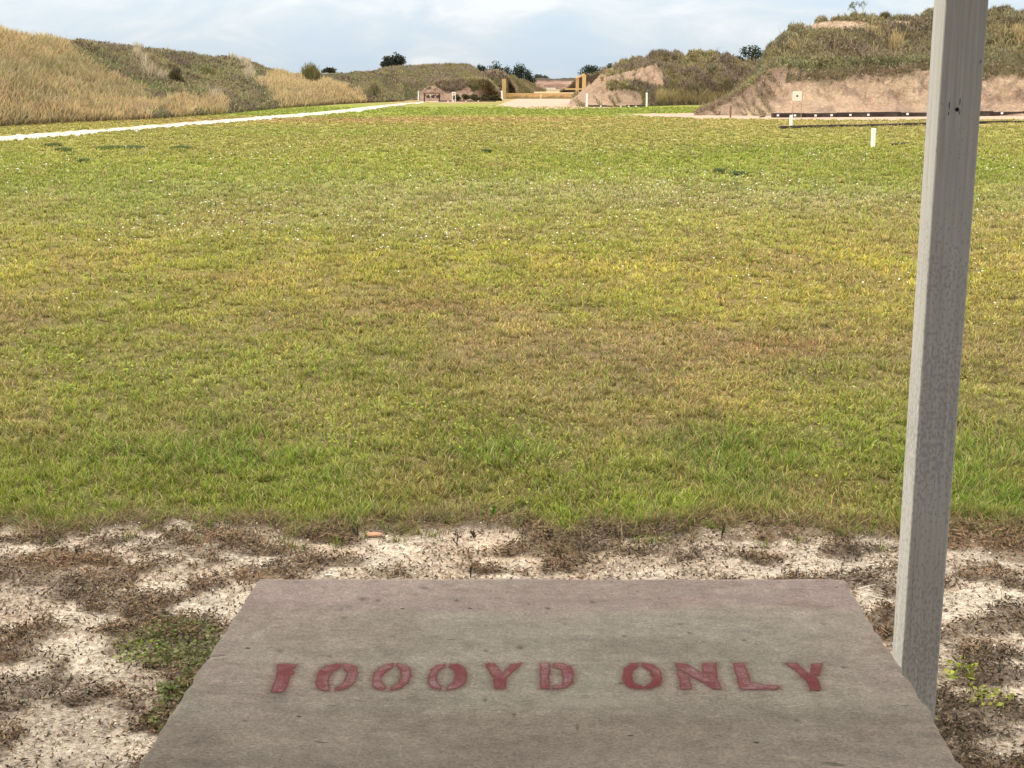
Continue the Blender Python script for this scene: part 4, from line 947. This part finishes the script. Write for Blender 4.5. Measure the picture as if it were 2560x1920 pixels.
ns = fbm(Xs*2.2, Ys*16, 6, 4); nb2 = fbm(Xs*3.5, Ys*6, 16, 4)
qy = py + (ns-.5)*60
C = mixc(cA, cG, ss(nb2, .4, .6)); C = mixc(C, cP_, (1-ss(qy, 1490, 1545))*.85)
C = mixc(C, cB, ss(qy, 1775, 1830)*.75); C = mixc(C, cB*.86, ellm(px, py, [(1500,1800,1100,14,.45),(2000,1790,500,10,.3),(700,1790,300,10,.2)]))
C = mixc(C, cP_*1.05, ellm(px, py, [(700,1510,160,60,.5),(560,1680,70,120,.35),(2240,1700,80,100,.35),(2180,1600,40,30,.3)]))
C = mixc(C, [.48,.24,.21], ellm(px, py, [(2200,1610,30,24,.75),(2010,1513,130,7,.45),(1850,1510,120,6,.3),(2060,1470,90,10,.25),(2290,1720,24,40,.3),(1700,1500,80,30,.12)])*ss(fbm(Xs*30, Ys*60, 3, 3), .35, .6))
C = mixc(C, [.15,.12,.10], ellm(px, py, [(690,1745,40,16,.35),(820,1915,30,14,.35),(640,1895,30,10,.3),(860,1790,30,8,.1),(970,1890,26,12,.3),(520,1860,60,30,.25),(1170,1615,12,10,.4),(1155,1870,18,7,.2),(2160,1850,20,6,.15),(500,1905,80,14,.3),(1800,1738,18,24,.2),(1040,1742,12,14,.25)]))
PITS = [(1037,1485,9,3),(905,1497,14,4),(1140,1500,7,3),(945,1501,8,3),(1370,1520,7,3),(700,1628,10,3),(822,1640,8,3),(1300,1618,9,5),(1212,1749,7,4),(1215,1627,7,3),(858,1545,8,3),(1060,1470,12,2),
 (1595,1478,6,2),(1480,1505,9,3),(812,1468,9,2),(1410,1560,8,2),(1700,1560,9,2),(980,1590,8,2),(1860,1600,9,3),(1285,1786,7,3),(1442,1817,5,6),(610,1800,9,3),(760,1835,8,3),(1650,1870,12,3),(1990,1800,8,3),(2110,1668,9,2),(1100,1880,10,3),(1750,1640,6,2),(1560,1590,8,2),(900,1700,5,3),(2060,1560,7,2)]
pm = ellm(px, py, [(a, b_, c_*.75, d2*1.0, .95) for a, b_, c_, d2 in PITS])
C = mixc(C, [.13,.10,.08], pm*.8); Zs -= pm*.002; top = np.stack([Xs, Ys, Zs], -1)
C = mixc(C, cB*.8, ss(fbm(Xs*4, Ys*9, 31, 5), .52, .66)*.35); C = mixc(C, cA*1.08, ss(fbm(Xs*5, Ys*8, 51, 5), .54, .68)*.4)
C = C*(.9+.2*ns)[..., None]
V = top.reshape(-1, 3); bot = top.copy(); bot[..., 2] = ZB-TH
rim = np.concatenate([np.arange(nx), np.arange(1, ny)*nx+nx-1, (ny-1)*nx+np.arange(nx-2, -1, -1), np.arange(ny-2, 0, -1)*nx])
Vr = V[rim].copy(); V2 = V[rim].copy(); V2[:, 2] = ZB-TH; nr = len(rim); o1 = len(V)
Vall = np.concatenate([V, V2]); Fq = np.array([[rim[i], o1+i, o1+(i+1) % nr, rim[(i+1) % nr]] for i in range(nr)])
Call = np.concatenate([C.reshape(-1, 3), C.reshape(-1, 3)[rim]*.9])
M_SLAB, t, b = newmat('weathered_slab', .9, .12)
c = attr(t)
n1 = noise(t, 34, 7, .78, sc=(1, 1.15, 1)); n2 = noise(t, 210, 3, .7, sc=(1, 1.3, 1)); n3 = noise(t, 16, 3, .5, sc=(.7, 2.0, 1), dist=.4); ng = noise(t, 5, 6, .7, sc=(.8, 5, 1))
c = mixn(t, 1.0, c, mixn(t, maprange(t, n1, .3, .7, 0, 1), (.72,.70,.68), (1.22,1.22,1.22)), 'MULTIPLY')
c = mixn(t, 1.0, c, mixn(t, maprange(t, n2, .3, .7, 0, 1), (.72,.70,.68), (1.24,1.24,1.24)), 'MULTIPLY')
c = mixn(t, 1.0, c, mixn(t, maprange(t, ng, .3, .7, 0, 1), (.94,.93,.93), (1.05,1.05,1.04)), 'MULTIPLY')
pit = maprange(t, n3, .72, .76, 0, 1)
vo = t.nodes.new('ShaderNodeTexVoronoi'); vo.inputs['Scale'].default_value = 23; tcv = t.nodes.new('ShaderNodeTexCoord'); mv = t.nodes.new('ShaderNodeMapping'); mv.inputs['Scale'].default_value = (.8, 1.3, 1)
t.links.new(tcv.outputs['Object'], mv.inputs[0]); t.links.new(mv.outputs[0], vo.inputs['Vector'])
vsel = t.nodes.new('ShaderNodeSeparateColor'); t.links.new(vo.outputs['Color'], vsel.inputs[0])
spot = math_(t, 'MULTIPLY', maprange(t, math_(t, 'ADD', vo.outputs['Distance'], math_(t, 'MULTIPLY', n2, .10)), .10, .14, 1, 0), maprange(t, vsel.outputs[0], .62, .68, 0, 1))
pitm = math_(t, 'MAXIMUM', math_(t, 'MULTIPLY', pit, .5), math_(t, 'MULTIPLY', spot, .8))
c = mixn(t, pitm, c, (.11,.085,.07)); t.links.new(c, b.inputs['Base Color'])
hh_ = math_(t, 'SUBTRACT', math_(t, 'ADD', n1, math_(t, 'MULTIPLY', n2, .5)), math_(t, 'MULTIPLY', pitm, 1.2))
bump(t, b, hh_, .9, .006)
Vl = Vall - np.array([0, 1.7, 0])
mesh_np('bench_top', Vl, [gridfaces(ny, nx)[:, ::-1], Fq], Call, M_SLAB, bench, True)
zz = ZB-TH
boxes_obj('pedestal', [box(-.22, .02, -.35, .30, 0-.05, zz)], M_SLAB, bench, .01)
boxes_obj('pedestal', [box(.30, .54, -.35, .30, 0-.05, zz)], M_SLAB, bench, .01)

# stencilled words: paint sheet cut to the strokes (with a soft overspray rim)
Z1 = lambda lst, ox=0: [(600+(x+ox)/2.765, 1580+y/2.765) for x, y in lst]
o2 = 2212
polys = [Z1(l) for l in [
 [(262,225),(330,222),(395,228),(362,262),(378,290),(350,302),(322,395),(290,418),(215,418),(240,345),(252,300)],
 [(700,222),(650,224),(600,236),(560,262),(535,305),(522,355),(540,393),(575,408),(612,406),(622,390),(612,345),(620,310),(650,270),(700,250)],
 [(710,222),(770,228),(808,250),(816,290),(800,335),(770,370),(720,400),(655,406),(655,388),(700,365),(730,325),(742,280),(708,250)],
 [(1060,222),(1015,228),(965,252),(930,285),(914,335),(918,375),(950,400),(1000,406),(1012,380),(980,352),(982,310),(1015,270),(1062,250)],
 [(1085,222),(1145,232),(1180,262),(1183,310),(1160,358),(1110,395),(1040,408),(1035,390),(1085,360),(1115,312),(1110,268),(1085,248)],
 [(1422,225),(1370,232),(1325,262),(1302,310),(1300,355),(1325,392),(1390,405),(1392,380),(1360,350),(1355,310),(1380,268),(1415,250)],
 [(1450,225),(1505,222),(1550,248),(1572,300),(1560,350),(1515,388),(1430,405),(1425,385),(1470,355),(1490,310),(1480,270),(1445,245)],
 [(1692,220),(1760,220),(1815,290),(1870,228),(1945,216),(1935,238),(1840,320),(1838,398),(1758,398),(1755,320)],
 [(2075,218),(2143,218),(2138,395),(2072,395)],
 [(2165,215),(2230,218),(2290,236),(2308,285),(2302,350),(2265,388),(2165,398),(2165,375),(2225,372),(2233,330),(2225,262),(2165,245)],
 [(540+o2,215),(485+o2,220),(440+o2,252),(430+o2,330),(462+o2,378),(515+o2,398),(578+o2,398),(575+o2,382),(520+o2,360),(500+o2,330),(500+o2,275),(540+o2,245)],
 [(568+o2,215),(640+o2,225),(690+o2,265),(706+o2,320),(690+o2,378),(600+o2,400),(583+o2,385),(625+o2,360),(640+o2,320),(628+o2,275),(570+o2,240)],
 [(808+o2,268),(895+o2,318),(912+o2,400),(835+o2,398)],
 [(800+o2,215),(870+o2,218),(985+o2,290),(980+o2,218),(1078+o2,215),(1088+o2,335),(1115+o2,402),(1060+o2,398),(805+o2,250)],
 [(1195+o2,215),(1272+o2,215),(1315+o2,352),(1400+o2,368),(1490+o2,372),(1522+o2,384),(1490+o2,403),(1250+o2,403),(1235+o2,360)],
 [(1555+o2,218),(1640+o2,220),(1720+o2,290),(1790+o2,330),(1802+o2,400),(1730+o2,408),(1700+o2,340),(1640+o2,280)],
 [(1745+o2,222),(1818+o2,218),(1802+o2,265),(1785+o2,310),(1728+o2,290)]]]
WP = [np.array([onz(x, y, ZB)[:2] for x, y in p_]) for p_ in polys]
allp = np.concatenate(WP); st_ = .0020; lo_, hi_ = allp.min(0)-.018, allp.max(0)+.018
gx = np.arange(lo_[0], hi_[0], st_); gy = np.arange(lo_[1], hi_[1], st_)
GX, GY = np.meshgrid(gx, gy, indexing='ij'); wob = (fbm(GX*90, GY*90, 3, 3)-.5)*.006
SD = np.full(GX.shape, 1.)
for p_ in WP:
    x0, y0 = p_.min(0)-.02; x1, y1 = p_.max(0)+.02
    ia, ib = np.searchsorted(gx, [x0, x1]); ja, jb = np.searchsorted(gy, [y0, y1])
    X_, Y_ = GX[ia:ib, ja:jb], GY[ia:ib, ja:jb]; dm = np.full(X_.shape, 9.); ins = np.zeros(X_.shape, bool)
    for i in range(len(p_)):
        a, b_ = p_[i], p_[(i+1) % len(p_)]; e = b_-a; tt = np.clip(((X_-a[0])*e[0]+(Y_-a[1])*e[1])/(e@e), 0, 1)
        dm = np.minimum(dm, np.hypot(X_-a[0]-e[0]*tt, Y_-a[1]-e[1]*tt))
        cr_ = ((a[1] > Y_) != (b_[1] > Y_)); xi = a[0] + (Y_-a[1])/(e[1] if abs(e[1]) > 1e-12 else 1e-12)*e[0]; ins ^= cr_ & (X_ < xi)
    SD[ia:ib, ja:jb] = np.minimum(SD[ia:ib, ja:jb], np.where(ins, -dm, dm))
SDw = SD + wob*.5
ok = SD < .013; ok = ok[:-1, :-1] | ok[1:, :-1] | ok[:-1, 1:] | ok[1:, 1:]
fid = gridfaces(len(gx), len(gy)).reshape(len(gx)-1, len(gy)-1, 4)[ok]
used, inv = np.unique(fid, return_inverse=True)
GZ = ZB + (fbm(GX*7, GY*14, 1, 3)-.5)*.003 + .0012
VL_ = np.stack([GX, GY-1.7, GZ], -1).reshape(-1, 3)[used]
sdv = np.clip(SDw.reshape(-1)[used]*25+.5, 0, 1)           # .5 on the outline, 0.04 units per metre
M_PAINT, t, b = newmat('red_stencil_paint', .7, .3)
a_ = t.nodes.new('ShaderNodeAttribute'); a_.attribute_name = 'Col'; sr = t.nodes.new('ShaderNodeSeparateColor'); t.links.new(a_.outputs['Color'], sr.inputs[0]); s_ = sr.outputs[0]
n1 = noise(t, 45, 5, .75); n2 = noise(t, 260, 3, .7); n4 = noise(t, 9, 3, .6)
edge_d = maprange(t, s_, .42, .50, 0, 1)     # 1 at outline
fill = mixn(t, maprange(t, n1, .38, .62, 0, 1), (.42,.075,.095), (.66,.38,.38))
fill = mixn(t, maprange(t, n4, .42, .58, 0, .9), fill, (.38,.028,.042))
cc_ = mixn(t, edge_d, fill, (.36,.025,.04)); cc_ = mixn(t, maprange(t, s_, .52, .60, 0, 1), cc_, (.44,.17,.15)); t.links.new(cc_, b.inputs['Base Color'])
solid = maprange(t, s_, .47, .56, 1, 0); halo = maprange(t, s_, .50, .76, .38, 0)
solid = math_(t, 'MULTIPLY', solid, maprange(t, n2, .36, .56, .45, .95))
halo = math_(t, 'MULTIPLY', halo, maprange(t, n2, .35, .6, .4, 1))
al = math_(t, 'MAXIMUM', solid, halo); t.links.new(al, b.inputs['Alpha']); bump(t, b, n2, .6, .003)
mesh_np('lettering', VL_, [inv.reshape(-1, 4)], np.repeat(sdv[:, None], 3, 1), M_PAINT, bench, True)

# ------------------------------------------------------------------ wooden post, and a roof added out of view for shade
YP = 3.0; D1, D2 = 400., 1700.
def ln(x0, x1, Y):      # edge through the picture at rows 0 and 1786 -> 3D points at z=0 and z=top
    a, b = aty(x0, 0, Y), aty(x1, 1786, Y); f = lambda z: a + (b-a)*(z-a[2])/(b[2]-a[2]); return f(0.0), f(2.64)
fl = ln(2364.5, 2246.0, YP); fr_ = ln(2473.0, 2338.0, YP)
bl_ = ln(2334.0, 2219.5, YP+.089); dxb = (fr_[0]-fl[0]), (fr_[1]-fl[1])
nz_ = 60; ring = []
for i in range(nz_):
    f = i/(nz_-1); q = lambda pr: pr[0]*(1-f)+pr[1]*f
    A, B, Cc = q(fl), q(fr_), q(bl_); Dd = Cc + (B-A)
    r_ = .004; pts = []
    cs4 = [A, B, Dd, Cc]
    for k in range(4):
        p0, p1, p2 = cs4[k-1], cs4[k], cs4[(k+1) % 4]
        u1 = (p0-p1)/np.linalg.norm(p0-p1); u2 = (p2-p1)/np.linalg.norm(p2-p1)
        w1_ = (vn(i*.9, k*3.1)-.5)*.0018
        pts += [p1+u1*r_*1.0+u1*w1_, p1+(u1+u2)*r_*.3, p1+u2*r_+u2*w1_]
    ring.append(pts)
ring = np.array(ring); m_ = ring.shape[1]
Fp = np.array([[i*m_+j, i*m_+(j+1) % m_, (i+1)*m_+(j+1) % m_, (i+1)*m_+j] for i in range(nz_-1) for j in range(m_)])
M_POST, t, b = newmat('painted_grey_wood', .8, .25)
n1 = noise(t, 1, 6, .7, sc=(160, 160, 3.0)); n2 = noise(t, 130, 3, .55, sc=(1.3, 1.3, .75)); n3 = noise(t, 3.2, 3, .5); n5 = noise(t, 1, 3, .6, sc=(330,330,2))
c = mixn(t, maprange(t, n1, .35, .65, 0, 1), (.50,.48,.44), (.66,.64,.59))
tcz = t.nodes.new('ShaderNodeTexCoord'); sp = t.nodes.new('ShaderNodeSeparateXYZ'); t.links.new(tcz.outputs['Object'], sp.inputs[0])
amt = maprange(t, sp.outputs[2], .9, 1.5, .085, -.02)       # mildew specks, thick on the lower half
spk = maprange(t, math_(t, 'ADD', math_(t, 'ADD', n2, amt), math_(t, 'MULTIPLY', math_(t, 'SUBTRACT', n3, .5), .40)), .635, .66, 0, .42)
c = mixn(t, spk, c, (.24,.235,.22)); t.links.new(c, b.inputs['Base Color']); bump(t, b, math_(t, 'ADD', n1, math_(t, 'MULTIPLY', n5, .6)), .8, .003)
po = mesh_np('wooden_post', ring, [Fp, np.arange(m_)[None, ::-1], (np.arange(m_)+(nz_-1)*m_)[None, :]], None, M_POST)
po.location = (0, 0, 0); tag(po, 'tall square grey painted wooden post behind the right side of the bench', 'post')
# bolt hole and scratches
hp = aty(2393, 274, YP-.0015); th = np.linspace(0, 2*np.pi, 17)[:-1]; r_ = .0042
Vh = np.stack([hp[0]+r_*np.cos(th), np.full(16, hp[1]), hp[2]+r_*np.sin(th)], -1); Vh2 = Vh+[0, .004, 0]
sid = np.array([[i, (i+1) % 16, 16+(i+1) % 16, 16+i] for i in range(16)])
mesh_np('bolt_hole', np.concatenate([Vh, Vh2]), [np.arange(16)[None], sid], None, M_BLACK, po)
for (xa, ya, yb) in ((2374, 255, 273), (2401, 246, 262), (2372, 280, 288), (2399.5, 278, 287), (2452, 150, 158)):
    a, b_ = aty(xa, ya, YP-.0012), aty(xa-1.2, yb, YP-.0012); V_, F__ = prism(np.array([[b_[0]-.0004,b_[1],b_[2]],[b_[0]+.0004,b_[1],b_[2]],[b_[0]+.0008,b_[1]+.003,b_[2]],[b_[0]-.0008,b_[1]+.003,b_[2]]]), np.array([[a[0]-.0005,a[1],a[2]],[a[0]+.0005,a[1],a[2]],[a[0]+.0005,a[1]+.003,a[2]],[a[0]-.0005,a[1]+.003,a[2]]]))
    boxes_obj('scratch', [(V_, F__)], M_BLACK, po)
M_ROOF = mat_wood('roof_boards', (.13,.10,.07), (.18,.14,.10), (.08,.06,.045), (4, 40, 40))
boxes_obj_ = boxes_obj('added_shade_roof', [box(-6, 6, -3.6, YP+.11, 2.80, 2.88), box(-6, 6, YP-.02, YP+.10, 2.64, 2.795)] + [box(x, x+.05, -3.5, YP-.03, 2.64, 2.795) for x in np.arange(-5.8, 5.9, .8)], M_ROOF)  # unseen roof, added and sized to keep bench and post in shade
tag(boxes_obj_, 'board roof added out of view to shade the bench and wooden post', 'roof')
